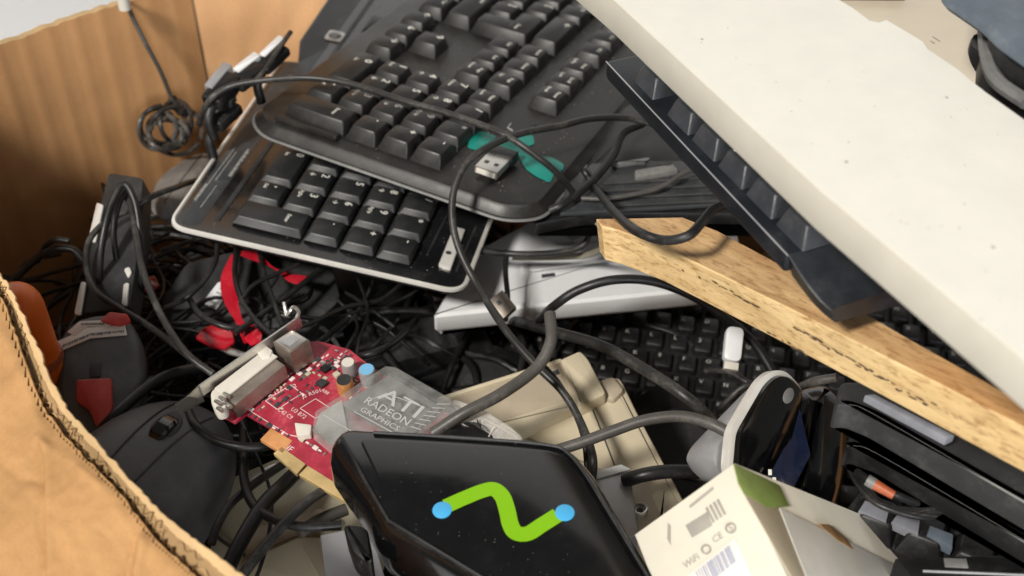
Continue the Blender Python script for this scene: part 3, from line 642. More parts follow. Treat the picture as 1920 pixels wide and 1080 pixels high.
for (ax0, ay0, bx0, by0, n_, rows_) in ((462, 762, 560, 690, 15, 3), (545, 700, 640, 655, 12, 3), (560, 735, 600, 705, 6, 2), (610, 690, 636, 672, 5, 3), (470, 778, 540, 818, 9, 1), (520, 760, 552, 738, 5, 2), (640, 735, 668, 715, 5, 3), (560, 820, 600, 846, 6, 2), (668, 700, 690, 716, 5, 2)):
    for r_ in range(rows_):
        for k in range(n_):
            if rn.random() < .22: continue
            t = k/max(1, n_-1); px = ax0+(bx0-ax0)*t+r_*9; py = ay0+(by0-ay0)*t+r_*6
            x, y = FG.L(px, py, .0); big = rn.random(); w_, d_ = (.0008, .0004) if big < .8 else (.0012, .0009); w_, d_ = (w_, d_) if (r_+k//3) % 2 else (d_, w_)
            h_ = rn.uniform(.0004, .0008); mi = rn.choice((0, 1, 2, 3, 3)); m.box(x-w_, x+w_, y-d_, y+d_, 0, h_, .0001, mi)
            m.box(x-w_*1.35, x-w_*1.02, y-d_, y+d_, 0, h_*.6, .00005, 2)
o = m.build('solder_parts', [M['silk'], M['olive'], M['steel'], M['ink']], gc); o['kind'] = 'stuff'
m = MB()                  # silkscreen outlines and lettering
def line(pts, r=.00018):
    for a, b in zip(pts[:-1], pts[1:]): m.tube([(*FG.L(*a), .0001), (*FG.L(*b), .0001)], r, 4, smooth=0)
line([(563, 766), (592, 748), (620, 766), (592, 785), (563, 766)]); line([(498, 752), (545, 722), (566, 738), (520, 768), (498, 752)]); line([(455, 762), (540, 815), (562, 820)]); line([(472, 745), (500, 728)]); line([(595, 800), (640, 822)])
for s_, x, y, sz, rt in (('C115 C62', 530, 732, .003, 62), ('J2 R501', 585, 738, .0028, 62), ('U3 B72', 560, 775, .0028, 0), ('C42 C9', 535, 776, .0026, 0), ('HF', 540, 840, .004, 0), ('R88', 610, 735, .0024, 0), ('Q12', 480, 742, .0035, 62), ('L7', 500, 722, .003, 62)):
    x, y = FG.L(x, y); m.text(s_, x, y, .00012, sz, math.radians(rt))
m.build('silkscreen', M['silk'], gc, smooth=0)
# clear cooler cover with lettering
cov = [(585, 800), (590, 770), (722, 684), (742, 686), (845, 745), (868, 770), (842, 780), (795, 806), (760, 850), (640, 845)]
hc = .0105
m = MB(); pc = ccw(gp(cov, hc)); m.loft(pc, [(-.0006, .0022), (0, hc-.0012), (.0003, hc-.0004), (.0010, hc)], 0); m.build('cooler_cover', M['clear'], gc)
m = MB(); m.slab(gp([(585, 802), (598, 768), (640, 742), (660, 860)], .006), .0015, .004, .0006); m.build('heat_spreader', M['steel'], gc)
m = MB(); m.slab(gp([(640, 760), (730, 705), (830, 765), (760, 830)], .003), .001, .004, .0006); m.build('cooler_fins', M['grey'], gc)
m = MB(); ax = math.atan2(*(lambda a, b: (b[1]-a[1], b[0]-a[0]))(FG.L(700, 740, hc), FG.L(760, 772, hc)))
for s_, x, y, sz, sx in (('ATI', 752, 757, .0100, 1.4), ('RADEON', 726, 772, .0052, 1.1), ('GRAPHICS', 712, 786, .0036, 1.2)):
    X, Y = FG.L(x, y, hc); m.text(s_, X, Y, hc+.0002, sz, ax, sx=sx, bold=sz*.008)
def line2(pts, r=.0003):
    for a, b in zip(pts[:-1], pts[1:]): m.tube([(*FG.L(*a, hc), hc+.0001), (*FG.L(*b, hc), hc+.0001)], r, 4, smooth=0)
line2([(664, 772), (738, 812)], .0002); line2([(690, 752), (725, 738), (790, 762), (786, 772)], .0002); line2([(606, 778), (665, 812)], .0002)
for k in range(7): line2([(770+k*8, 800-k*7), (790+k*9, 806-k*8)], .0002)
m.build('raised_lettering', M['etched'], gc)
m = MB(); m.slab(rnd(gp([(845, 745), (905, 765), (960, 800), (985, 822), (930, 825), (900, 808), (868, 790)], .006), .003), .003, .006, .001); m.build('clear_fan_guard', M['clear2'], gc)
for k in range(5):
    a = -.2+k*.6; cx, cy = 880, 830; m = MB()
    P_ = P3(cx+38*math.cos(a), cy-30*math.sin(a), .006); Q_ = P3(cx+62*math.cos(a+.35), cy-46*math.sin(a+.35), .0085)
    sheet([P_, Q_, Q_+Vector((0, 0, -.006)), P_+Vector((0, 0, -.006))], .0006, 'fan_blade', M['clear2'] if k % 2 else M['dark'], gc, (1, 0, 0))
cyl('fan_hub', 880, 826, .010, .006, 'black', 'black')

# ================================================================== BLACK BOX WITH GREEN LOGO
FN = Fr(H(900, 900, .478), H(1100, 900, .478)-H(900, 900, .478), (-.02, -.10, 1))
nb = thing('thin_client', 'glossy black box with green zigzag logo and two blue dots, at the bottom centre', 'computer', FN)
topn = [(648, 806), (1035, 832), (1066, 846), (1100, 885), (1230, 1105), (1290, 1230), (1000, 1145), (793, 1020), (728, 980), (690, 910), (630, 828)]
pn_ = rnd(FN.P(topn), .0035, 4)
m = MB(); m.loft(pn_, [(.002, -.036), (-.003, -.031), (-.0048, -.022), (-.0042, -.010), (-.0026, -.004), (-.0008, -.0012), (.0010, 0)], 0); m.build('shell', M['black_gloss'], nb)
m = MB(); m.loft(rnd(FN.P([(672, 822), (1030, 846), (1060, 858), (1090, 892), (1215, 1105), (1260, 1205), (1010, 1130), (890, 1070), (800, 1012), (748, 978), (735, 950)], .0004), .004, 4), [(0, .0001), (0, .0007), (.0005, .0009)]); m.build('top_plate', M['black_gloss'], nb)
m = MB(); m.tube([(*FN.L(x, y, 0.0), 0.0003) for x, y in ((641, 822), (690, 912), (729, 978), (797, 1019), (1000, 1142))], .0007, 8, smooth=0); m.build('corner_bead', M['black'], nb)
def curve_ribbon(pts, half):
    P_ = crom([(p[0], p[1], 0) for p in pts], 10); l = []; r = []
    for i, p in enumerate(P_):
        t = (P_[min(i+1, len(P_)-1)]-P_[max(i-1, 0)]).normalized(); n = Vector((-t.y, t.x, 0)); l.append(((p+n*half).x, (p+n*half).y)); r.append(((p-n*half).x, (p-n*half).y))
    return l, r
def ribbon(mb, pts, half, z0, z1, mi=0):
    l, r = curve_ribbon(pts, half); n = len(l)
    vs = [(x, y, z1) for x, y in l]+[(x, y, z1) for x, y in r]
    mb.add(vs, [[i, n+i, n+i+1, i+1] for i in range(n-1)], mi)
# logo outline: straight bar, tight bend, diagonal, tight bend, bar
lg = [(836, 950), (872, 934), (905, 921), (926, 918), (942, 932), (951, 958), (957, 984), (968, 1000), (990, 1001), (1016, 985), (1046, 966)]
m = MB(); ribbon(m, FN.P(lg, .001), .0029, 0, .00125)
m.build('logo_stripe', M['green'], nb, smooth=0)
for x, y in ((829, 957), (1059, 962)):
    c = FN.L(x, y, .001); m = MB(); m.slab(circ(c[0], c[1], .0034, 24), .001, .0014, .0001); m.build('logo_dot', M['cyan'], nb)
m = MB(); m.tube([(*FN.L(x, y, 0.0), 0.0004) for x, y in ((700, 812), (900, 824), (1030, 836), (1064, 850), (1096, 888), (1150, 975), (1215, 1082))], .0006, 6); m.build('rim_line', M['dark'], nb)
m = MB(); m.slab(rnd(FN.P([(642, 985), (690, 990), (700, 1070), (660, 1040)], -.012), .003), -.026, -.010, .002); m.build('side_clip', M['black'], nb)

# ================================================================== CREAM BEIGE DEVICE (middle)
FD = Fr(H(1050, 780, .405), H(1150, 755, .405)-H(1050, 780, .405), (-.05, -.18, 1))
dv = thing('beige_device', 'aged cream plastic office machine with stepped lid, half buried behind the black box', 'device', FD)
for nm, pts, z0, z1, mt, bv in (('lower_body', [(940, 800), (1075, 765), (1140, 702), (1165, 704), (1200, 775), (1290, 945), (1240, 1010), (1060, 1010), (960, 900)], -.03, 0, 'beige', .004),
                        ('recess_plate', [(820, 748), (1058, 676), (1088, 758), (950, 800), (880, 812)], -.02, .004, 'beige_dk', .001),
                        ('raised_rail', [(925, 792), (1062, 748), (1082, 762), (975, 812), (950, 808)], -.01, .0065, 'beige', .0015),
                        ('end_cap', [(1048, 673), (1088, 655), (1104, 672), (1138, 738), (1085, 764)], -.02, .008, 'beige', .002),
                        ('back_rim', [(818, 745), (1052, 671), (1056, 677), (822, 752)], -.02, .0055, 'beige', .0006),
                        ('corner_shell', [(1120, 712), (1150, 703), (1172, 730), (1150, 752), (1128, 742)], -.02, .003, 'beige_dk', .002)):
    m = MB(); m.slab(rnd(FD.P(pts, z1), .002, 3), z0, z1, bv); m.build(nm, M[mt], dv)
for pts, h in (([(1032, 698), (1046, 692), (1050, 700), (1036, 706)], .0043),):
    m = MB(); m.slab(FD.P(pts, h), h-.001, h, .0001); m.build('latch_hole', M['ink'], dv)
m = MB(); m.tube([(*FD.L(1110, 765, 0), 0), (*FD.L(1132, 820, 0), 0), (*FD.L(1152, 872, 0), 0)], .0004, 5); m.build('seam', M['ink'], dv)
m = MB(); m.tube([(*FD.L(1057, 695, .004), .004), (*FD.L(1075, 745, .004), .004)], .0005, 5, smooth=0); m.build('slot', M['ink'], dv)
# grey metal bracket with screw beside it
FE = frh(1150, 920, .425, 1195, 915)
t = thing('metal_cover', 'pale grey folded metal cover with a screw boss, right of the black box', 'cover', FE)
m = MB(); m.slab(rnd(FE.P([(1105, 888), (1165, 872), (1182, 880), (1198, 1005), (1150, 1010)]), .0008, 2), -.02, 0, .001); m.build('folded_sheet', M['silver_p'], t)
m = MB(); m.slab(FE.P([(1108, 886), (1165, 871), (1183, 880), (1120, 897)], .0006), .0001, .0008, .0002); m.build('top_lip', M['white_p'], t)
m = MB(); m.slab(rnd(FE.P([(1172, 905), (1212, 900), (1240, 960), (1220, 1010), (1190, 1010)], -.012), .003), -.03, -.012, .002); m.build('boss_plate', M['beige_dk'], t)
c = FE.L(1200, 955, -.010); m = MB(); m.loft(circ(c[0], c[1], .0036, 24), [(0, -.012), (0, -.0095), (.0006, -.009), (.0012, -.0092), (.0014, -.0108)]); m.build('screw', M['steel'], t)
m = MB(); m.slab(circ(c[0], c[1], .0014, 16), -.0108, -.0104, .0001); m.build('screw_recess', M['ink'], t)
FE2 = frh(1250, 930, .40, 1280, 925)
t = thing('connector_box', 'small rounded beige plastic housing between the metal cover and the printed carton', 'housing', FE2)
m = MB(); m.slab(rnd(FE2.P([(1212, 915), (1248, 898), (1275, 920), (1282, 990), (1225, 1000)]), .004), -.03, 0, .004); m.build('housing', M['beige'], t)
# olive panels at the bottom left of the black box
FO = Fr(H(520, 960, .395), H(620, 940, .395)-H(520, 960, .395), (-.1, -.15, 1))
t = thing('olive_casing', 'dim olive beige plastic casing with ribs under the cables at the bottom left', 'casing', FO)
for nm, pts, z0, z1, mt in (('casing_panel', [(425, 898), (518, 858), (660, 930), (700, 1000), (640, 1130), (380, 1130), (395, 1010)], -.03, 0, 'olive'), ('rib', [(470, 990), (600, 950), (640, 975), (520, 1040), (455, 1050)], 0, .006, 'beige_dk'), ('front_rib', [(455, 1050), (560, 1005), (605, 1005), (625, 1110), (450, 1130)], .0, .010, 'olive')):
    m = MB(); m.slab(rnd(FO.P(pts, z1), .002), z0, z1, .0015); m.build(nm, M[mt], t)
m = MB(); m.slab(FO.P([(466, 893), (516, 868), (519, 871), (470, 897)], .002), 0, .002, .0003); m.build('bright_edge', M['steel'], t)
FO2 = frh(640, 1030, .43, 700, 1020)
t = thing('steel_plate', 'dull grey steel plate sticking out below the left side of the black box', 'plate', FO2)
m = MB(); m.slab(FO2.P([(600, 1003), (660, 990), (700, 1010), (730, 1110), (615, 1130)]), -.012, 0, .0006); m.build('steel_sheet', M['silver_p'], t)

# ================================================================== PRINTED CARTON (bottom right)
s0 = .385/2200; P0 = W(1375, 868, .385)
def camv(x, y, z): return (CX*x+CU*y-CF*z)
av = camv(-.0307, -.0273, -.0183); bv_ = camv(.0141, -.0326, .025); cv = camv(.118, -.056, -.115)
FX = Fr(P0, av, -cv)
if FX.M.col[2].to_3d().dot(CC-P0) < 0: FX = Fr(P0, av, cv)
La = av.length
ct = thing('carton', 'cream printed product carton with a green corner and barcode label, at the bottom right', 'carton', FX)
yb_ = (FX.i3 @ bv_); sy = 1 if yb_.y > 0 else -1
def bxy(x0, x1, y0, y1, z0, z1, nm, mt, bev=.0005, par=ct): m = MB(); m.box(x0, x1, min(y0*sy, y1*sy), max(y0*sy, y1*sy), z0, z1, bev); return m.build(nm, M[mt], par)
bxy(0, La, 0, .11, -.20, 0, 'carton_body', 'box_white', .0008)
def fp(pts, h=.0003): return [FX.L(x, y, h) for x, y in pts]
m = MB(); m.slab(fp([(1285, 985), (1325, 960), (1335, 985), (1297, 1008)]), .0001, .0003, .00005)
for k in range(4): m.slab(fp([(1322+k*7, 953-k*5), (1326+k*7, 950-k*5), (1340+k*7, 978-k*5), (1336+k*7, 981-k*5)]), .0001, .0003, .00005)
m.slab(fp([(1252, 980), (1257, 985), (1257, 1022), (1251, 1010)]), .0001, .0003, .00005)
for k in range(14): m.slab(fp([(1292+k*3.2, 948-k*2.6), (1294+k*3.2, 946-k*2.6), (1296+k*3.2, 951-k*2.6), (1294+k*3.2, 953-k*2.6)]), .0001, .0003, .00003)
m.build('printed_icons', M['ink_grey'], ct)
m = MB()
for x, y, r in ((1324, 1030, 8), (1370, 990, 9)):
    pts = [(x+r*math.cos(a), y+r*math.sin(a)) for a in [k*math.pi/8 for k in range(17)]]; m.tube([(*FX.L(p[0], p[1], .0003), .0003) for p in pts], .00035, 4, smooth=0)
for x, y, s_ in ((1345, 1008, 'CE'), (1296, 1052, 'WiFi'), (1370, 990, '5')):
    X, Y = FX.L(x, y, .0003); ang = math.atan2(FX.L(1330, 1000)[1]-FX.L(1260, 1050)[1], FX.L(1330, 1000)[0]-FX.L(1260, 1050)[0]); m.text(s_, X, Y, .0003, .0034, ang)
m.build('printed_symbols', M['ink_grey'], ct)
m = MB(); m.slab(fp([(1290, 1078), (1378, 1008), (1412, 1085), (1330, 1150)], .0004), .0001, .0004, .0001); m.build('barcode_label', M['white_lbl'], ct)
m = MB(); rn = random.Random(2)
for k in range(16):
    t_ = k/16; x = 1304+t_*66; y = 1072-t_*52; w_ = rn.choice((1.2, 2, 3)); m.slab(fp([(x, y), (x+w_, y-w_*.78), (x+w_+13, y-w_*.78+30), (x+13, y+30)], .0006), .0004, .0006, .00004)
m.build('barcode', M['ink_blue'], ct)
# the side that faces right-up: build a second frame lying on it for its print
Zs = -av.normalized(); FY = Fr(P0+Zs*.0002, bv_, Zs)
def side(pts, nm, mt, h=.0004):
    m = MB(); pp = [FY.L(x, y, h) for x, y in pts]; m.slab(pp, 0, h, .0001); o = m.build(nm, M[mt], ct); o.matrix_local = FX.I @ FY.M; return o
side([(1376, 869), (1462, 910), (1480, 948), (1440, 952), (1395, 925), (1385, 905)], 'green_patch', 'box_green')
side([(1462, 952), (1560, 1000), (1660, 1050), (1780, 1100), (1520, 1100)], 'paper_label', 'paper', .0006)
side([(1384, 907), (1440, 950), (1462, 952), (1520, 1095), (1492, 1095)], 'tan_strip', 'box_tan', .0003)  # tan strip beside the carton's corner edge
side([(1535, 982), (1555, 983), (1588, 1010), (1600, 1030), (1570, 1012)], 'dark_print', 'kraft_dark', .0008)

# ================================================================== SLABS, CASE, BAG at the right
for i, (z, fe, bk, zt, lab) in enumerate(((.500, [(1566, 760), (1592, 757), (1640, 776), (1920, 938), (2150, 1070)], [(2150, 930), (1900, 820), (1700, 720), (1576, 712)], .014, 'upper of the two black slab shaped devices stacked under the chipboard plank'),
                           (.478, [(1585, 842), (1600, 834), (1650, 852), (1920, 1012), (2150, 1150)], [(2150, 1010), (1900, 895), (1700, 790), (1600, 780)], .012, 'lower of the two black slab shaped devices stacked under the chipboard plank'))):
    fr_ = frh(1600, 770 if i == 0 else 850, z, 1900, 935 if i == 0 else 1000)
    t = thing('slab_device', lab, 'device', fr_, 'black slab devices at the right'); m = MB(); m.loft(rnd(fr_.P(fe+bk), .003, 3), [(.002, -zt), (0, -zt+.002), (0, -.002), (.0006, -.0006), (.002, 0)]); m.build('case', M['dark'] if i == 0 else M['black'], t)
    m = MB(); a = fr_.L(*fe[1], .0); m.tube([(*fr_.L(x, y+1, .0), -.0004) for x, y in fe[1:]], .00045, 6, smooth=4); m.build('edge_bead', M['grey'], t)
    m = MB(); m.tube([(*fr_.L(x+18, y+26, -.012), -.0115) for x, y in fe[1:]], .0007, 6, smooth=4); m.build('lower_seam', M['silver_p'] if i == 1 else M['ink'], t)
fr_ = frh(1640, 745, .507, 1780, 810)
t = thing('grey_lid', 'narrow pale grey lid strip on the upper black slab, just under the chipboard plank', 'lid', fr_); m = MB(); m.slab(fr_.P([(1622, 740), (1640, 738), (1790, 815), (1775, 822)], .0), -.004, 0, .0006); m.build('lid_strip', M['key_pale'], t)
# clamshell case: silver side, white rim, black face
FS_ = fr3(W(1450, 800, .475), W(1500, 740, .482), W(1400, 860, .462)+Vector((.004, 0, -.012)))
FS_ = Fr(W(1450, 800, .47), camv(.62, .65, -.35), camv(.55, .12, .82))
t = thing('webcam_case', 'upright rounded case with silver back, bright silver rim and glossy black face, behind the carton', 'case', FS_)
face = [(1388, 812), (1440, 722), (1460, 705), (1482, 706), (1508, 735), (1500, 790), (1460, 868), (1440, 905), (1392, 905), (1382, 880)]
m = MB(); f_ = rnd(FS_.P(face), .003, 3); m.loft(f_, [(.001, -.004), (-.0005, -.002), (0, -.0005), (.001, 0)]); m.build('black_face', M['black_gloss'], t)
m = MB(); m.loft(f_, [(-.0010, -.0075), (-.0026, -.0065), (-.0026, -.0030), (-.0008, -.0020)]); m.build('silver_rim', M['silver'], t)
m = MB(); m.loft(rnd(FS_.P([(1318, 862), (1330, 830), (1440, 715), (1480, 712), (1480, 790), (1420, 905), (1340, 905)], -.012), .006, 4), [(.003, -.026), (0, -.02), (-.0005, -.012), (.001, -.0078)]); m.build('silver_back', M['silver_p'], t)
m = MB(); c = FS_.L(1478, 742, .0004); m.slab(circ(c[0], c[1], .0038, 20, .0026), .0001, .0008, .0003); m.build('button', M['grey'], t)
FBg = Fr(W(1540, 840, .475), camv(1, -.2, -.2), camv(-.1, .5, .85))
t = thing('black_pouch', 'creased glossy black pouch with dark blue film strip, right of the webcam case', 'pouch', FBg)
m = MB(); pb = rnd(FBg.P([(1490, 722), (1560, 712), (1590, 760), (1582, 880), (1560, 960), (1500, 985), (1440, 930), (1460, 850)]), .006, 4); m.loft(pb, [(.004, -.03), (0, -.02), (-.001, -.006), (.003, 0), (.012, .003)]); m.build('pouch_body', M['black_gloss'], t)
m = MB(); m.slab(FBg.P([(1500, 765), (1520, 852), (1478, 938), (1434, 905), (1468, 842), (1484, 822)], .008), .0065, .008, .0005); m.build('film_strip', M['film'], t)
m = MB()
for (x, y) in ((1444, 885), (1452, 900), (1458, 912)): c = FBg.L(x, y, .0085); m.box(c[0]-.0007, c[0]+.0007, c[1]-.0012, c[1]+.0012, .0080, .0084, .0001)
m.build('printed_mark', M['legend'], t)

# ---- keyboard E at the lower right with pale key fronts
FE_ = Fr(H(1690, 985, .452), H(1800, 1025, .452)-H(1690, 985, .452), (0, -.05, 1))
t = thing('keyboard', 'black keyboard at the lower right with three pale grey key fronts below the coiled leads', 'keyboard', FE_, 'full size keyboards in the heap')
m = MB(); m.slab(rnd(FE_.P([(1570, 975), (1640, 880), (1900, 960), (2100, 1060), (2100, 1220), (1850, 1120)], -.009), .003), -.022, -.009, .002); m.build('case', M['black'], t)
for r_ in range(3):
    for k in range(7):
        x0, y0 = FE_.L(1648, 958, 0); me = keymesh('E', U-.002, U-.003, .009, .0028, [], [M['black']])
        addkey(t, me, x0+k*U*.95, y0+r_*U*.95, 0)
for k, q in enumerate(([(1610, 957), (1622, 938), (1668, 955), (1662, 978)], [(1672, 978), (1686, 958), (1726, 974), (1722, 1002)], [(1738, 1003), (1744, 985), (1788, 1002), (1786, 1028)])):
    m = MB(); m.slab(FE_.P(q, .001), -.004, .0012, .0006); m.build('key', M['key_pale'] if k < 2 else M['bluegrey'], t)

FSt = frh(1800, 1055, .462, 1900, 1060)
t = thing('trim_bar', 'black bar with two bright silver trim lines at the bottom right corner', 'bar', FSt)
m = MB(); m.slab(FSt.P([(1680, 1045), (1860, 1040), (2100, 1060), (2100, 1150), (1740, 1120)]), -.02, 0, .001); m.build('bar', M['black'], t)
m = MB()
m.tube([(*FSt.L(1730, 1072, 0), .0004), (*FSt.L(1930, 1080, 0), .0004)], .0005, 6, smooth=0); m.build('trim_line', M['silver_p'], t)
m = MB(); m.slab(FSt.P([(1770, 1046), (1812, 1047), (1816, 1064), (1772, 1062)], .001), .0002, .001, .0002); m.build('reflective_label', M['grey'], t)

# ---- keyboard D far down in the pit (laptop style keys)
FD_ = Fr(H(1300, 640, .355), H(1420, 655, .355)-H(1300, 640, .355), (-.03, -.22, 1))
t = thing('keyboard', 'dim black keyboard lying deep in the heap below the chipboard plank', 'keyboard', FD_, 'full size keyboards in the heap')
m = MB(); m.slab(rnd(rect(-.125, .16, -.09, .06), .004), -.014, -.004, .002); m.build('case', M['black'], t)
letters = 'QWERTYUIOPASDFGHJKLZXCVBNM1234567890'
rn = random.Random(8)
for r_ in range(11):
    for k in range(20):
        ch = rn.choice(letters); me = keymesh('D', .0114, .0114, .0046, .0010, [(ch, -.002, .002, .0036)], [M['black'], M['legend_dim']], shift=0)
        addkey(t, me, -.116+k*.0135+(r_ % 3)*.003, -.082+r_*.0135, rn.uniform(-.0006, .0004), rn.uniform(-.03, .03))
FT = Fr(W(1376, 645, .56), camv(.15, 1, 0), camv(0, .3, 1))
t = thing('white_stick', 'small shiny white stick standing on the dim keyboard under the chipboard plank', 'usb stick', FT)
m = MB(); m.slab(rnd(rect(-.0085, .0085, -.0042, .0042), .003, 4), -.006, .001, .001); m.build('stick_body', M['white_p'], t)
m = MB(); m.box(-.0125, -.0088, -.0034, .0034, -.004, 0, .0004); m.build('stick_cap', M['ivory'], t)

# ================================================================== BLACK DEVICES under the stack, right of keyboard A
FQ = Fr(H(1150, 330, .452), H(1330, 330, .452)-H(1150, 330, .452), (0, -.03, 1))
t = thing('laptop_base', 'black laptop base with metal ports along its edge, between the charcoal and the navy keyboards', 'laptop', FQ)
m = MB(); m.slab(rnd(FQ.P([(1000, 420), (1040, 340), (1130, 215), (1260, 160), (1520, 420), (1400, 400), (1200, 398), (1090, 402)]), .003), -.009, 0, .002); m.build('base_shell', M['black'], t)
m = MB(); m.slab(FQ.P([(1060, 345), (1110, 305), (1300, 300), (1390, 378), (1300, 385), (1050, 400)], .003), 0, .003, .001); m.build('raised_deck', M['kb_bgrey'], t)
for q, mt in (([(1190, 318), (1262, 306), (1272, 318), (1192, 332)], 'grey'), ([(1215, 300), (1262, 302), (1262, 312), (1213, 314)], 'dark'), ([(1145, 300), (1155, 306), (1215, 297), (1210, 300)], 'grey')):
    m = MB(); m.slab(rnd(FQ.P(q, .006), .0008, 2), .002, .006, .0008); m.build('port', M[mt], t)
for k in range(4):
    m = MB(); m.tube([(*FQ.L(1130, 345+k*14, .004), .004), (*FQ.L(1310+k*15, 335+k*14, .004), .004)], .0007, 6, smooth=0); m.build('vent_rib', M['dark'], t)

# ================================================================== LEFT SIDE OF THE HEAP
FR_ = fr3(W(205, 325, .62), W(265, 332, .615), W(165, 600, .56))
t = thing('router', 'dark grey slab with worn silver edge leaning against the left wall of the box', 'router', FR_)
m = MB(); m.slab(rnd(FR_.P([(203, 322), (268, 332), (262, 450), (243, 578), (147, 588), (172, 440)]), .003), -.014, 0, .0015); m.build('slab_shell', M['dark'], t)
for q in ([(182, 380), (195, 385), (180, 455), (165, 452)], [(152, 528), (163, 530), (152, 592), (139, 590)], [(232, 505), (243, 500), (248, 512), (240, 522)], [(232, 532), (243, 530), (238, 575), (228, 572)]):
    m = MB(); m.slab(rnd(FR_.P(q, .001), .0015), 0, .0015, .0005); m.build('silver_edge', M['silver'], t)
FF_ = fr3(W(300, 370, .66), W(390, 290, .70), W(380, 380, .645))
t = thing('fabric_pouch', 'crumpled grey fabric pouch behind the left end of the glossy keyboard', 'pouch', FF_)
m = MB(); m.loft(rnd(FF_.P([(272, 372), (285, 330), (340, 292), (398, 272), (400, 300), (350, 365), (300, 392)]), .008, 4), [(.002, -.012), (0, -.008), (.002, -.003), (.006, 0)]); m.build('fabric', M['fabric'], t)

FM2 = Fr(H(185, 690, .435), H(250, 680, .435)-H(185, 690, .435), (.02, -.35, 1))
t = thing('scanner', 'dark grey rounded device with white label strip and red tape, left of the mouse', 'device', FM2)
m = MB(); m.loft(rnd(FM2.P([(98, 760), (104, 650), (125, 600), (180, 582), (240, 590), (264, 640), (266, 730), (240, 830), (150, 850)]), .010, 5), [(.006, -.02), (0, -.012), (0, -.004), (.002, -.001), (.005, 0)]); m.build('rounded_shell', M['slate'], t)
m = MB(); m.slab(FM2.P([(108, 640), (165, 614), (235, 610), (238, 628), (170, 634), (110, 660)], .0005), .0001, .0006, .0001); m.build('label', M['white_lbl'], t)
m = MB(); m.slab(FM2.P([(126, 622), (150, 602), (195, 600), (232, 602), (200, 612), (165, 612), (140, 630)], .0007), .0001, .0007, .0001); m.build('label', M['white_lbl'], t)
m = MB(); rn = random.Random(6)
for k in range(34):
    x = 118+k*3.4; y = 646-min(k, 15)*1.42-(max(0, k-15))*.3; w_ = rn.uniform(1, 2.6); h_ = rn.uniform(3, 5.5); m.slab(FM2.P([(x, y), (x+w_, y-.5), (x+w_, y+h_-.5), (x, y+h_)], .0008), .0006, .0008, .00005)
for k in range(14):
    x = 152+k*3.2; m.slab(FM2.P([(x, 605), (x+rn.uniform(1, 2.2), 605), (x+1.8, 609), (x, 609)], .0009), .0007, .0009, .00005)
m.build('label_print', M['ink'], t)
m = MB(); m.slab(rnd(FM2.P([(187, 600), (205, 584), (238, 588), (245, 602), (225, 610), (200, 606)], .002), .001), 0, .002, .0004); m.build('red_tape', M['red_mat'], t)
m = MB(); m.slab(FM2.P([(168, 680), (188, 680), (188, 706), (168, 706)], .0008), .0001, .0008, .0001); m.build('slot', M['ink'], t)
m = MB(); m.slab(rnd(FM2.P([(142, 712), (208, 708), (210, 760), (205, 800), (180, 800), (168, 770), (143, 752)], .0025), .0015), 0, .0025, .0005); m.build('red_tape', M['red_mat'], t)

# mouse: domed body with wheel
FMo = Fr(H(238, 955, .412), H(322, 823, .425)-H(238, 955, .412), (.12, -.10, 1))
mo = thing('computer_mouse', 'matt black computer mouse with ribbed wheel, tucked behind the torn cardboard flap', 'mouse', FMo)
def dome(a, b, h, ex=2.4, n=36, k=14, front=1.):
    m = MB(); vs = []; fs = []
    for j in range(k+1):
        ph = j/k*math.pi/2; s = math.cos(ph)**.62; z = h*math.sin(ph)
        for i in range(n):
            th = 2*math.pi*i/n; c, s2 = math.cos(th), math.sin(th)
            r = (abs(c)**ex+abs(s2)**ex)**(-1/ex); x, y = a*r*c*s, b*r*s2*s
            vs.append((x-.008*(1-math.cos(ph))*0, y*(1-.10*(x/a)), z*(1-.22*max(0, x/a)**2)))
    for j in range(k):
        for i in range(n):
            q = (i+1) % n; fs.append([j*n+i, j*n+q, (j+1)*n+q, (j+1)*n+i])
    fs.append([k*n+i for i in range(n)]); o = len(vs)
    vs += [(x, y, -.006) for x, y, z in vs[:n]]
    for i in range(n): q = (i+1) % n; fs.append([o+i, o+q, q, i])
    m.add(vs, fs); return m
dome(.058, .035, .026).build('shell', M['mouse'], mo, smooth=60)
def domez(x, y, a=.058, b=.035, h=.026, ex=2.4):
    r = (abs(x/a)**ex+abs(y/(b*(1-.10*x/a)))**ex)**(1/ex); r = min(r, .999); ph = math.acos(r**(1/.62)); return h*math.sin(ph)*(1-.22*max(0, x/a)**2)
for yy in (-.0075, .0075):
    m = MB(); m.tube([(x, yy*(1+.15*math.sin(x*40)), domez(x, yy)+.0001) for x in [.050-.006*k for k in range(13)]], .00045, 5, smooth=3); m.build('seam', M['ink'], mo)
m = MB(); m.slab(circ(.028, 0, .0105, 24, .0055), domez(.028, 0)-.003, domez(.028, 0)+.0004, .0004); m.build('wheel_well', M['ink'], mo)
m = MB(); rr = .0105; z0 = domez(.028, 0)-.0070
ring = [(.028+rr*math.cos(a), -.0032, z0+rr*math.sin(a)) for a in [k*math.pi/14 for k in range(28)]]; n = 28
vs = []
for dy, sc in ((-.0036, .9), (-.0024, 1), (.0024, 1), (.0036, .9)): vs += [(.028+rr*sc*math.cos(k*math.pi/14), dy, z0+rr*sc*math.sin(k*math.pi/14)) for k in range(28)]
fs = [[j*n+i, j*n+(i+1) % n, (j+1)*n+(i+1) % n, (j+1)*n+i][::-1] for j in range(3) for i in range(n)]+[list(range(n))[::-1], [3*n+i for i in range(n)]]
m.add(vs, fs); m.build('scroll_wheel', M['black_gloss'], mo)

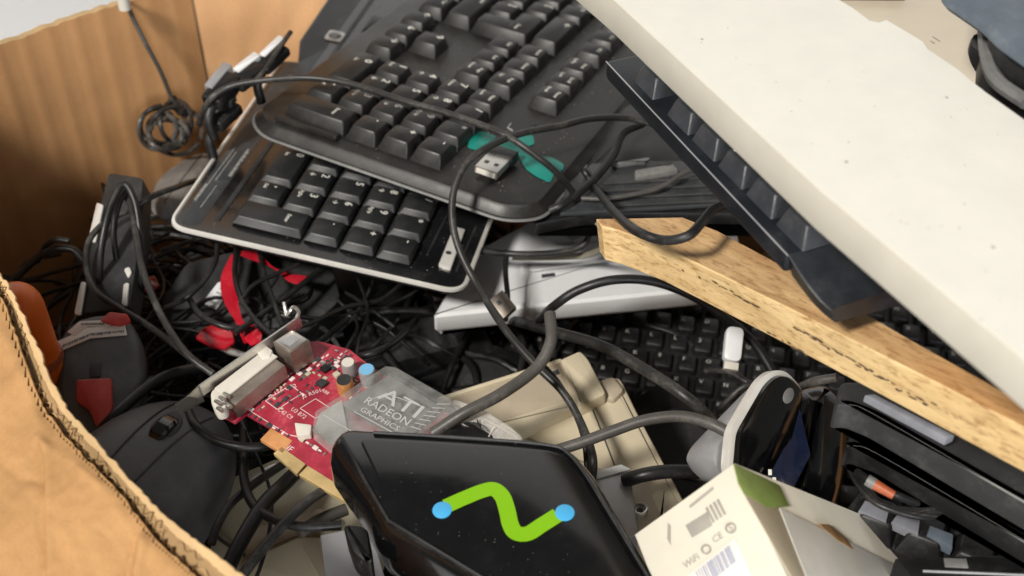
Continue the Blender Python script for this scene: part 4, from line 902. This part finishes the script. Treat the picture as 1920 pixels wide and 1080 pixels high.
# orange object behind the flap
FOr = Fr(H(32, 582, .468), (1, 0, 0), (0, 0, 1))
t = thing('orange_bottle', 'bright orange rounded plastic bottle squeezed between the left wall and the torn flap', 'bottle', FOr)
m = MB(); m.loft(circ(0, 0, .0115, 28), [(0, -.04)]+[(.0115*(1-math.cos(k*math.pi/20)**.7), .012*math.sin(k*math.pi/20)) for k in range(10)]); m.build('bottle_body', M['orange'], t)
m = MB(); m.loft(circ(0, 0, .0121, 28), [(0, -.030), (-.0006, -.029), (0, -.026)]); m.build('ring', M['orange2'], t)

# box with white label and red ribbon in the left middle
FL = Fr(H(430, 570, .405), H(520, 560, .405)-H(430, 570, .405), (.1, -.3, 1))
t = thing('drive_caddy', 'dark grey flat device with a white label beneath red tape, under the glossy keyboard', 'device', FL)
m = MB(); m.slab(rnd(FL.P([(300, 560), (350, 490), (470, 462), (620, 480), (640, 560), (560, 640), (400, 640), (310, 610)]), .004), -.02, 0, .002); m.build('flat_shell', M['dark'], t)
m = MB(); m.slab(FL.P([(380, 566), (408, 530), (432, 522), (430, 545), (405, 581)], .001), 0, .001, .0001); m.build('label', M['white_p'], t)
m = MB()
for k in range(5): m.slab(FL.P([(390+k*7, 565-k*8), (393+k*7, 562-k*8), (406+k*6, 567-k*8), (403+k*6, 570-k*8)], .0012), .001, .0012, .00005)
m.build('label_print', M['legend_dim'], t)
FRb = frh(450, 560, .418, 480, 550)
t = thing('red_ribbon', 'glossy red plastic ribbon twisting through the cables left of the graphics card', 'ribbon', FRb)
def strip(mb, pts, wid, up=(0, 0, 1), th=.0004):
    P_ = crom(pts, 8); l = []
    for i, p in enumerate(P_):
        tt = (P_[min(i+1, len(P_)-1)]-P_[max(i-1, 0)]).normalized(); tw = Vector(up); n = tt.cross(tw).normalized(); w_ = wid(i/(len(P_)-1)) if callable(wid) else wid; l += [p+n*w_, p-n*w_]
    n_ = len(P_); mb.add([tuple(v) for v in l]+[tuple(v+Vector(up)*-th) for v in l], [[2*i, 2*i+1, 2*i+3, 2*i+2] for i in range(n_-1)]+[[2*n_+2*i, 2*n_+2*i+2, 2*n_+2*i+3, 2*n_+2*i+1] for i in range(n_-1)]+[[2*i, 2*i+2, 2*n_+2*i+2, 2*n_+2*i] for i in range(n_-1)]+[[2*i+1, 2*n_+2*i+1, 2*n_+2*i+3, 2*i+3] for i in range(n_-1)])
m = MB(); strip(m, [FRb.loc(H(x, y, z)) for x, y, z in ((440, 478, .425), (428, 520, .424), (432, 560, .42), (448, 600, .415), (470, 640, .41))], lambda t: .0018+.0020*abs(math.sin(t*4.2)), (.2, 0, 1)); m.build('ribbon_strip', M['red'], t)
m = MB(); strip(m, [FRb.loc(H(x, y, z)) for x, y, z in ((452, 474, .427), (478, 480, .425), (510, 500, .422), (545, 520, .42), (575, 525, .42))], lambda t: .0022+.0018*math.sin(t*9), (0, .2, 1)); m.build('ribbon_strip', M['red'], t)
for nm, q, z, lab in (('red_clip', [(366, 632), (380, 614), (402, 606), (436, 620), (440, 640), (420, 652), (400, 650)], .415, 'shiny red plastic clip left of the graphics card bracket'), ('red_clip', [(455, 610), (475, 606), (492, 625), (490, 640), (470, 645), (456, 632)], .415, 'small shiny red scrap touching the top of the graphics card bracket'), ('red_clip', [(262, 520), (290, 515), (300, 535), (280, 548), (258, 540)], .40, 'dark red scrap among cables beside the leaning grey slab'), ('red_clip', [(952, 590), (1012, 583), (1030, 600), (1000, 612), (960, 606)], .365, 'deep red scrap in shade under the white keyboard')):
    f = frh(q[0][0], q[0][1], z, q[2][0], q[2][1]); t = thing(nm, lab, 'red scrap', f); m = MB(); m.slab(rnd(f.P(q), .0008, 2), -.0022, 0, .0008); m.build('moulded_piece', M['red'], t)
f = frh(400, 650, .413, 460, 665); t = thing('metal_strip', 'thin bright metal strip under the red clip by the graphics card', 'strip', f)
m = MB(); m.slab(f.P([(398, 648), (418, 646), (470, 664), (468, 672), (430, 664)]), -.001, 0, .0002); m.build('bent_sheet', M['steel'], t)

# USB plug dangling in the middle
f = Fr(H(945, 575, .425), H(965, 600, .425)-H(930, 555, .425), (0, -.5, 1)); t = thing('usb_plug', 'dull square metal plug hanging below the white keyboard beside a grey cable', 'plug', f)
m = MB(); m.slab(f.P([(918, 562), (942, 543), (968, 575), (944, 597)]), -.0045, 0, .0004); m.build('metal_shell', M['steel_dk'], t)
m = MB(); m.slab(f.P([(930, 566), (936, 562), (941, 568), (935, 573)], .0002), 0, .0003, .00005); m.build('square_hole', M['ink'], t)

# connectors against the back wall
for i, (x0, y0, x1_, y1_, z, r, lab) in enumerate(((395, 195, 450, 150, .475, .010, 'leftmost black connector hood of the cluster against the back wall'), (440, 160, 500, 128, .478, .009, 'middle black connector hood of the cluster against the back wall'), (490, 130, 545, 95, .48, .008, 'uppermost black connector hood of the cluster against the back wall'), (400, 235, 455, 200, .462, .009, 'lowest black connector hood beside the grey pouch'))):
    a, b = H(x0, y0, z), H(x1_, y1_, z); f = Fr(a, b-a, (0, -.3, 1)); t = thing('cable_connector', lab, 'connector', f, 'connector hoods against the back wall'); Lx = (b-a).length
    r *= .62;  m = MB(); m.slab(rnd(rect(0, Lx*.8, -r, r), r*.4), -r*.8, r*.6, .002); m.build('hood', M['black'], t)
    m = MB(); m.slab(rnd(rect(Lx*.25, Lx*.95, r*.35, r*1.25), .001), -.002, r*.75, .001); m.build('metal_shell', M['white_p'] if i in (1, 2) else M['silver_p'], t)
    m = MB(); m.tube([(.002, 0, -.001), (-.006, -.001, -.006), (-.009, -.004, -.016)], .0026, 10); m.build('strain_relief', M['rubber'], t)

# ================================================================== CABLES (each one a thing)
def cable(pts, r, mat, label, name='cable', n=9, ends=True, cat='cable', group='loose cables draped over the heap'):
    P_ = [H(*p) for p in pts]; o = P_[len(P_)//2]; f = Fr(o, (1, 0, 0), (0, 0, 1)); m = MB()
    m.tube([P-o for P in P_], r, n, smooth=10); ob = m.build(name, M[mat], None, f.M, smooth=60); return tag(ob, label, cat, group)
cable([(372, 232, .46), (392, 190, .478), (430, 163, .484), (500, 150, .488), (580, 146, .489), (660, 158, .489), (760, 190, .489), (850, 216, .489), (940, 250, .490), (1000, 288, .485), (1050, 330, .472), (1090, 385, .45), (1106, 430, .435), (1090, 462, .427), (1040, 474, .425), (960, 476, .425), (880, 468, .42)], .0017, 'rubber_mid', 'long charcoal cable arching over the keys of the top keyboard down to its rim')
cable([(1250, 240, .462), (1180, 222, .47), (1110, 222, .478), (1050, 236, .483), (985, 248, .488), (930, 268, .489), (880, 300, .486), (853, 350, .478), (848, 410, .468), (862, 470, .458), (895, 535, .448), (945, 615, .445), (1000, 680, .440), (1055, 735, .435), (1090, 795, .43), (1112, 860, .432), (1108, 915, .42)], .0018, 'rubber_mid', 'charcoal cable hanging over the glossy number pad and down past the dull metal plug')
cable([(1022, 688, .434), (1050, 722, .43), (1078, 775, .428), (1096, 830, .43), (1102, 905, .42)], .0012, 'rubber', 'thin black cable running beside the charcoal cable over the cream machine')
cable([(1031, 588, .47), (1033, 640, .466), (1005, 690, .460), (940, 738, .456), (870, 775, .452), (812, 812, .445)], .0026, 'rubber_grey', 'short thick grey cable with a cut end crossing in front of the cream machine')
cable([(1010, 600, .405), (1040, 573, .43), (1085, 544, .44), (1150, 525, .445), (1225, 528, .443), (1300, 556, .435), (1365, 600, .42), (1415, 645, .41), (1450, 700, .40)], .0023, 'rubber', 'black cable arching over the white keyboard and down under the chipboard plank')
cable([(960, 600, .39), (1045, 624, .41), (1130, 650, .42), (1220, 700, .425), (1290, 748, .425), (1345, 800, .41), (1370, 850, .39)], .0028, 'rubber_mid', 'thick dark cable slanting down across the dim keyboard behind the cream machine')
cable([(1040, 846, .445), (1090, 830, .448), (1150, 808, .452), (1210, 788, .456), (1275, 781, .458), (1330, 794, .457), (1380, 820, .455), (1425, 842, .448)], .0024, 'rubber_grey', 'grey cable bowed from behind the black box into the webcam case')
cable([(1095, 320, .458), (1115, 350, .458), (1145, 390, .50), (1185, 428, .53), (1240, 450, .535), (1290, 442, .54), (1318, 415, .54), (1345, 388, .54), (1410, 370, .535)], .0019, 'rubber', 'black cable looping onto the left end of the chipboard plank')
cable([(1090, 372, .457), (1140, 372, .458), (1210, 360, .459), (1250, 345, .46), (1290, 322, .462), (1340, 318, .46)], .0012, 'rubber_grey', 'thin light grey lead along the black laptop base')
cable([(1120, 415, .505), (1138, 435, .50), (1135, 462, .45), (1100, 478, .42), (1040, 482, .417), (960, 482, .417)], .0018, 'rubber_khaki', 'khaki cable curling off the end of the chipboard plank')
cable([(1170, 902, .425), (1210, 890, .43), (1260, 884, .43), (1330, 886, .425)], .0030, 'rubber', 'short thick black cable behind the printed carton')
cable([(1205, 232, .462), (1168, 250, .465), (1150, 290, .462), (1115, 335, .46), (1060, 380, .458), (1030, 395, .455)], .0022, 'rubber', 'black cable lying between the top keyboard and the laptop base')
cable([(950, 470, .425), (948, 510, .42), (952, 560, .415), (948, 600, .40)], .0014, 'rubber', 'thin black lead hanging straight down across the white keyboard')
# left tangle, traced ones
cable([(400, 330, .425), (352, 343, .435), (328, 352, .445), (290, 366, .452), (250, 390, .45), (200, 415, .448), (168, 450, .445), (162, 500, .44), (180, 545, .437), (220, 575, .436), (270, 605, .436), (325, 645, .435), (375, 685, .434), (400, 700, .43)], .0016, 'rubber_mid', 'charcoal cable sweeping round the leaning grey slab towards the graphics card bracket')
cable([(225, 350, .46), (245, 385, .458), (255, 440, .452), (266, 500, .446), (290, 565, .442), (320, 622, .44), (355, 668, .438), (400, 702, .434)], .0017, 'rubber_mid', 'cable dropping from the leaning slab to the bracket, inner one of the pair')
cable([(262, 380, .45), (256, 440, .44), (262, 520, .42), (255, 560, .40)], .0020, 'rubber', 'thick black cable behind the leaning slab, partly hidden')
cable([(186, 540, .43), (188, 480, .445), (196, 430, .455), (210, 380, .463), (232, 345, .468), (252, 375, .462), (262, 430, .452), (268, 500, .44), (262, 560, .42)], .0018, 'rubber', 'black loop of cable over the top of the leaning grey slab')
cable([(240, 352, .463), (222, 385, .458), (213, 440, .447), (225, 515, .43), (240, 560, .42)], .0016, 'rubber', 'black cable lying down the face of the leaning grey slab')
cable([(408, 448, .43), (404, 490, .428), (380, 530, .425), (345, 562, .422), (305, 580, .41), (268, 610, .385)], .0013, 'rubber', 'black cable curving under the rounded corner of the glossy keyboard')
cable([(444, 462, .425), (440, 510, .425), (450, 555, .424), (475, 595, .424), (510, 628, .422)], .0014, 'rubber', 'black cable beside the red ribbon ending at the bracket hook')
cable([(484, 466, .425), (498, 520, .424), (515, 570, .422), (530, 612, .42)], .0012, 'rubber', 'black cable crossing the red ribbon to the right')
cable([(560, 495, .425), (515, 515, .425), (475, 535, .425), (455, 560, .424)], .0012, 'rubber', 'short black lead slanting across the end of the red ribbon')
cable([(600, 505, .42), (545, 550, .42), (490, 590, .42), (440, 625, .42)], .0015, 'rubber', 'thin black lead slanting down to the shiny red clip')
cable([(355, 560, .42), (375, 590, .42), (420, 612, .42), (470, 618, .415), (520, 640, .395)], .0016, 'rubber', 'short black lead above the shiny red clip')
cable([(352, 770, .43), (368, 800, .432), (405, 826, .428), (455, 838, .427), (498, 836, .425), (530, 825, .42)], .0021, 'rubber', 'glossy black cable looping below the bracket to the orange board contact')
cable([(455, 790, .40), (457, 850, .42), (458, 900, .425), (474, 945, .428), (512, 973, .43), (565, 987, .43), (640, 985, .428)], .0020, 'rubber', 'black cable hooking down past the olive casing to the black box')
cable([(396, 1020, .42), (408, 985, .422), (432, 945, .422), (480, 905, .42), (535, 868, .415)], .0018, 'rubber_mid', 'charcoal cable rising from the flap tip to the graphics card, thinner one')
cable([(420, 1080, .425), (455, 1010, .428), (495, 945, .428), (535, 905, .424), (580, 860, .41)], .0032, 'rubber', 'thickest black cable rising from the flap tip to the graphics card')
cable([(440, 1100, .43), (480, 1045, .433), (530, 985, .435), (575, 942, .435), (630, 905, .43)], .0021, 'rubber_mid', 'charcoal cable rising from the bottom edge to the corner of the black box')
cable([(560, 1000, .42), (600, 975, .42), (650, 955, .42)], .0026, 'rubber_grey', 'short grey cable stub under the left side of the black box')
cable([(165, 778, .425), (200, 758, .427), (240, 742, .428), (285, 708, .425)], .0011, 'rubber', 'thin black lead across the lower red tape')
cable([(185, 812, .425), (215, 780, .43), (255, 742, .43), (300, 710, .428), (350, 694, .425), (385, 690, .42)], .0026, 'rubber', 'thick black cable between the mouse and the rounded dark device')
cable([(25, 525, .43), (60, 492, .435), (95, 470, .44), (135, 468, .44), (158, 490, .435)], .0020, 'rubber', 'black cable against the left wall above the orange cap')
cable([(70, 490, .43), (85, 462, .44), (105, 450, .445), (130, 452, .445)], .0015, 'rubber', 'short thin lead against the left wall of the box')
cable([(650, 600, .40), (600, 640, .41), (560, 665, .415), (540, 720, .40)], .0016, 'rubber', 'black lead passing behind the capacitors of the graphics card')
cable([(780, 600, .39), (740, 640, .41), (700, 662, .415), (650, 672, .41)], .0018, 'rubber', 'black lead running up from the blue topped capacitor')
cable([(1500, 728, .43), (1530, 715, .44), (1570, 708, .445)], .0022, 'rubber_grey', 'short grey lead behind the webcam case')
cable([(1330, 695, .385), (1370, 698, .39), (1410, 720, .39), (1440, 705, .39), (1470, 700, .39)], .0016, 'rubber_mid', 'thin lead lying on the dim keyboard near the webcam case')
cable([(1340, 780, .39), (1370, 745, .395), (1400, 722, .40), (1440, 715, .40)], .0015, 'rubber_mid', 'thin loop of lead left of the webcam case top')
cable([(545, 60, .49), (520, 95, .488), (500, 128, .485), (470, 160, .48)], .0014, 'rubber_mid', 'thin lead rising from the connector cluster along the silver rim')
# coiled leads with orange connector lower right
for k in range(6):
    cable([(1588+k*3, 868+k*2, .462), (1606+k*4, 905+k*2, .466), (1640+k*4, 942+k*1, .468), (1690+k*6, 962-k*1, .468), (1740+k*7, 972-k*4, .466), (1790+k*8, 975-k*5, .46)], .0011, 'rubber_mid' if k % 2 else 'rubber', 'thin lead in the bundle of six curving under the lower black slab', group='bundle of thin leads at the lower right')
cable([(1608, 885, .468), (1636, 905, .474), (1675, 925, .474), (1720, 945, .468)], .0015, 'rubber', 'black lead that carries the orange connector under the slabs')
f = Fr(H(1640, 908, .476), H(1680, 928, .476)-H(1640, 908, .476), (0, -.2, 1)); t = thing('orange_connector', 'small bright orange cable connector in the lead bundle below the black slabs', 'connector', f)
m = MB(); m.tube([(0, 0, 0), (.0075, 0, 0)], lambda t: .0021-.0005*t, 12, smooth=0); m.build('orange_sleeve', M['orange2'], t)
m = MB(); m.tube([(-.003, 0, 0), (0, 0, 0)], .0022, 12, smooth=0); m.build('ferrule', M['grey'], t)
f = frh(1575, 905, .46, 1590, 912); t = thing('foil_scrap', 'tiny crumpled silver foil scrap left of the orange connector', 'foil', f); m = MB()
rn = random.Random(5)
for k in range(7): x, y = f.L(1612+rn.uniform(-8, 8), 888+rn.uniform(-9, 9)); m.slab([(x+rn.uniform(-.002, .002), y+rn.uniform(-.002, .002)) for _ in range(3)], .008, .009+.0004*k, .0001)
m.build('foil_sheet', M['steel'], t, smooth=0)

# string and hanging coil against the left wall
o = W(310, 240, .70)
f = Fr(o, (1, 0, 0), (0, 0, 1)); t = thing('hanging_cable', 'thin cable hung over the rim of the box ending in a tangled coil', 'cable', f)
m = MB(); m.tube([f.loc(W(x, y, d)) for x, y, d in ((222, -8, .648), (238, 8, .650), (252, 40, .656), (275, 85, .665), (300, 132, .678), (318, 175, .692), (326, 195, .698))], .0013, 8); m.build('straight_length', M['rubber_grey'], t)
rn = random.Random(12)
for k in range(7):
    cx, cy = 312+rn.uniform(-22, 22), 245+rn.uniform(-20, 20); a0 = rn.uniform(0, 6); ra, rb = rn.uniform(28, 50), rn.uniform(26, 46)
    m = MB(); m.tube([f.loc(W(cx+ra*math.cos(a0+j*.55), cy+rb*math.sin(a0+j*.55), .69+.008*math.sin(j+k))) for j in range(12)], .0014, 7, smooth=5); m.build('coil_loop', M['rubber_mid'] if k % 2 else M['rubber_grey'], t)
m = MB(); m.tube([f.loc(W(324, 185, .70)), f.loc(W(335, 205, .695)), f.loc(W(348, 212, .69))], .0028, 8); m.build('knot', M['rubber'], t)
f = Fr(W(232, 4, .645), (1, 0, 0), (0, 0, 1)); 
m = MB(); m.tube([(0, 0, -.004), (0, 0, .003)], .0035, 10, smooth=0); m.build('clip_end', M['ivory'], t, Fr(f.M.translation, (1, 0, 0), (0, 0, 1)).M and (t.matrix_world.inverted() @ f.M))

# ================================================================== DEEP FILL : things lying below in shade
rn = random.Random(21)
def brick(px, py, z, ang, w_, d_, h_, label):
    p = H(px, py, z); f = Fr(p, (math.cos(ang), math.sin(ang), rn.uniform(-.1, .1)), (rn.uniform(-.15, .15), rn.uniform(-.25, .05), 1))
    t = thing('power_adapter', label, 'power adapter', f, 'black power adapters in the depth of the heap')
    m = MB(); m.slab(rnd(rect(-w_, w_, -d_, d_), .005, 4), -h_, 0, .0025); m.build('casing', M['black'], t)
    m = MB(); m.slab(rnd(rect(-w_*.6, w_*.6, -d_*.55, d_*.55), .001, 2), .0000, .0003, .0001); m.build('rating_label', M['dark'], t)
    m = MB(); m.tube([(w_, 0, -h_*.5), (w_+.012, 0, -h_*.5), (w_+.03, .006, -h_*.6)], .0022, 8); m.build('lead', M['rubber'], t)
for a in ((760, 640, .365, .4, .045, .024, .026, 'black power adapter in shade behind the clear cooler cover'), (880, 700, .36, -.5, .05, .026, .028, 'black power adapter in shade left of the cream machine'), (640, 560, .37, .9, .05, .026, .028, 'black power adapter under the front edge of the glossy keyboard'),
          (330, 700, .36, .2, .045, .025, .026, 'black power adapter in the gap between scanner and bracket'), (1300, 850, .35, -.9, .05, .027, .028, 'black power adapter in the dark gap left of the webcam case'), (430, 830, .37, 1.2, .04, .02, .024, 'black power adapter below the bracket beside the mouse'),
          (1150, 620, .34, .3, .05, .026, .028, 'black power adapter in shade under the white keyboard')): brick(*a)
# slab-like lower layers so the heap is closed
f = Fr((0, .46, .325), (1, 0, 0), (0, 0, 1)); t = thing('computer_case', 'dim black computer case lying flat at the bottom of the heap', 'computer case', f)
m = MB(); m.slab(rect(-.19, .30, -.20, .17), -.25, -.02, .004); m.build('metal_case', M['black'], t)
m = MB()
for k in range(14): m.box(-.15+k*.03, -.135+k*.03, -.17, .14, -.0199, -.018, .0008)
m.build('vent_ribs', M['dark'], t)
# tangled leads nobody could count
def tangle(name, n, cx, cy, sx, sy, z0, z1, seed, mats, rmin=.0012, rmax=.0024):
    rn = random.Random(seed); m = MB()
    for k in range(n):
        x, y, z = cx+rn.uniform(-sx, sx), cy+rn.uniform(-sy, sy), rn.uniform(z0, z1); a = rn.uniform(0, 6.3); pts = []; cur = rn.uniform(-1.1, 1.1)
        for j in range(rn.randint(5, 9)):
            pts.append((x, y, z)); x += math.cos(a)*.021; y += math.sin(a)*.021; a += cur*.6+rn.uniform(-.4, .4); z = min(z1, max(z0, z+rn.uniform(-.008, .008)))
        m.tube(pts, rn.uniform(rmin, rmax), 6, mi=rn.randrange(len(mats)), smooth=5)
    o = m.build(name, mats, None, smooth=60); return o
o = tangle('cable_tangle', 170, -.10, .49, .10, .09, .320, .368, 31, [M['black'], M['rubber'], M['rubber']]); tag(o, 'dense tangle of thin black leads filling the left half of the heap', 'cables', kind='stuff')
o = tangle('cable_tangle', 60, .0, .47, .07, .12, .31, .345, 33, [M['black'], M['black'], M['rubber']]); tag(o, 'tangle of thin black leads filling the middle of the heap', 'cables', kind='stuff')
o = tangle('cable_tangle', 90, -.165, .47, .05, .075, .375, .408, 35, [M['rubber'], M['rubber'], M['rubber_mid'], M['black']], .0007, .0013); tag(o, 'finer tangle of hair thin black leads on top of the left part of the heap', 'cables', kind='stuff')
# dust and crumbs lying on the plates
def crumbs(fr, parent, x0, x1, y0, y1, z, n, seed, mt, smin=.00012, smax=.00032):
    rn = random.Random(seed); m = MB()
    for k in range(n):
        x, y = rn.uniform(x0, x1), rn.uniform(y0, y1); a = rn.uniform(smin, smax); b = a*rn.uniform(.5, 1.5); h = a*rn.uniform(.5, 1)
        m.add([(x-a, y-b*.3, z), (x+a*.6, y-b, z), (x+a, y+b*.5, z), (x-a*.3, y+b, z), (x, y, z+h)], [[0, 1, 4], [1, 2, 4], [2, 3, 4], [3, 0, 4]])
    o = m.build('dust_crumbs', M[mt], parent, smooth=0); o['kind'] = 'stuff'
crumbs(FA, ka, -11*U, .9*U, -1.1*U, 7.2*U, -.0079, 420, 3, 'crumb')
crumbs(FB, kb, -5*U, .9*U, -2.2*U, 5.9*U, -.0051, 200, 4, 'crumb', .0001, .00024)
xs = FN.P([(700, 830), (1100, 1080)], .001); crumbs(FN, nb, min(xs[0][0], xs[1][0]), max(xs[0][0], xs[1][0]), min(xs[0][1], xs[1][1]), max(xs[0][1], xs[1][1]), .0010, 90, 5, 'crumb_dim', .00008, .0002)
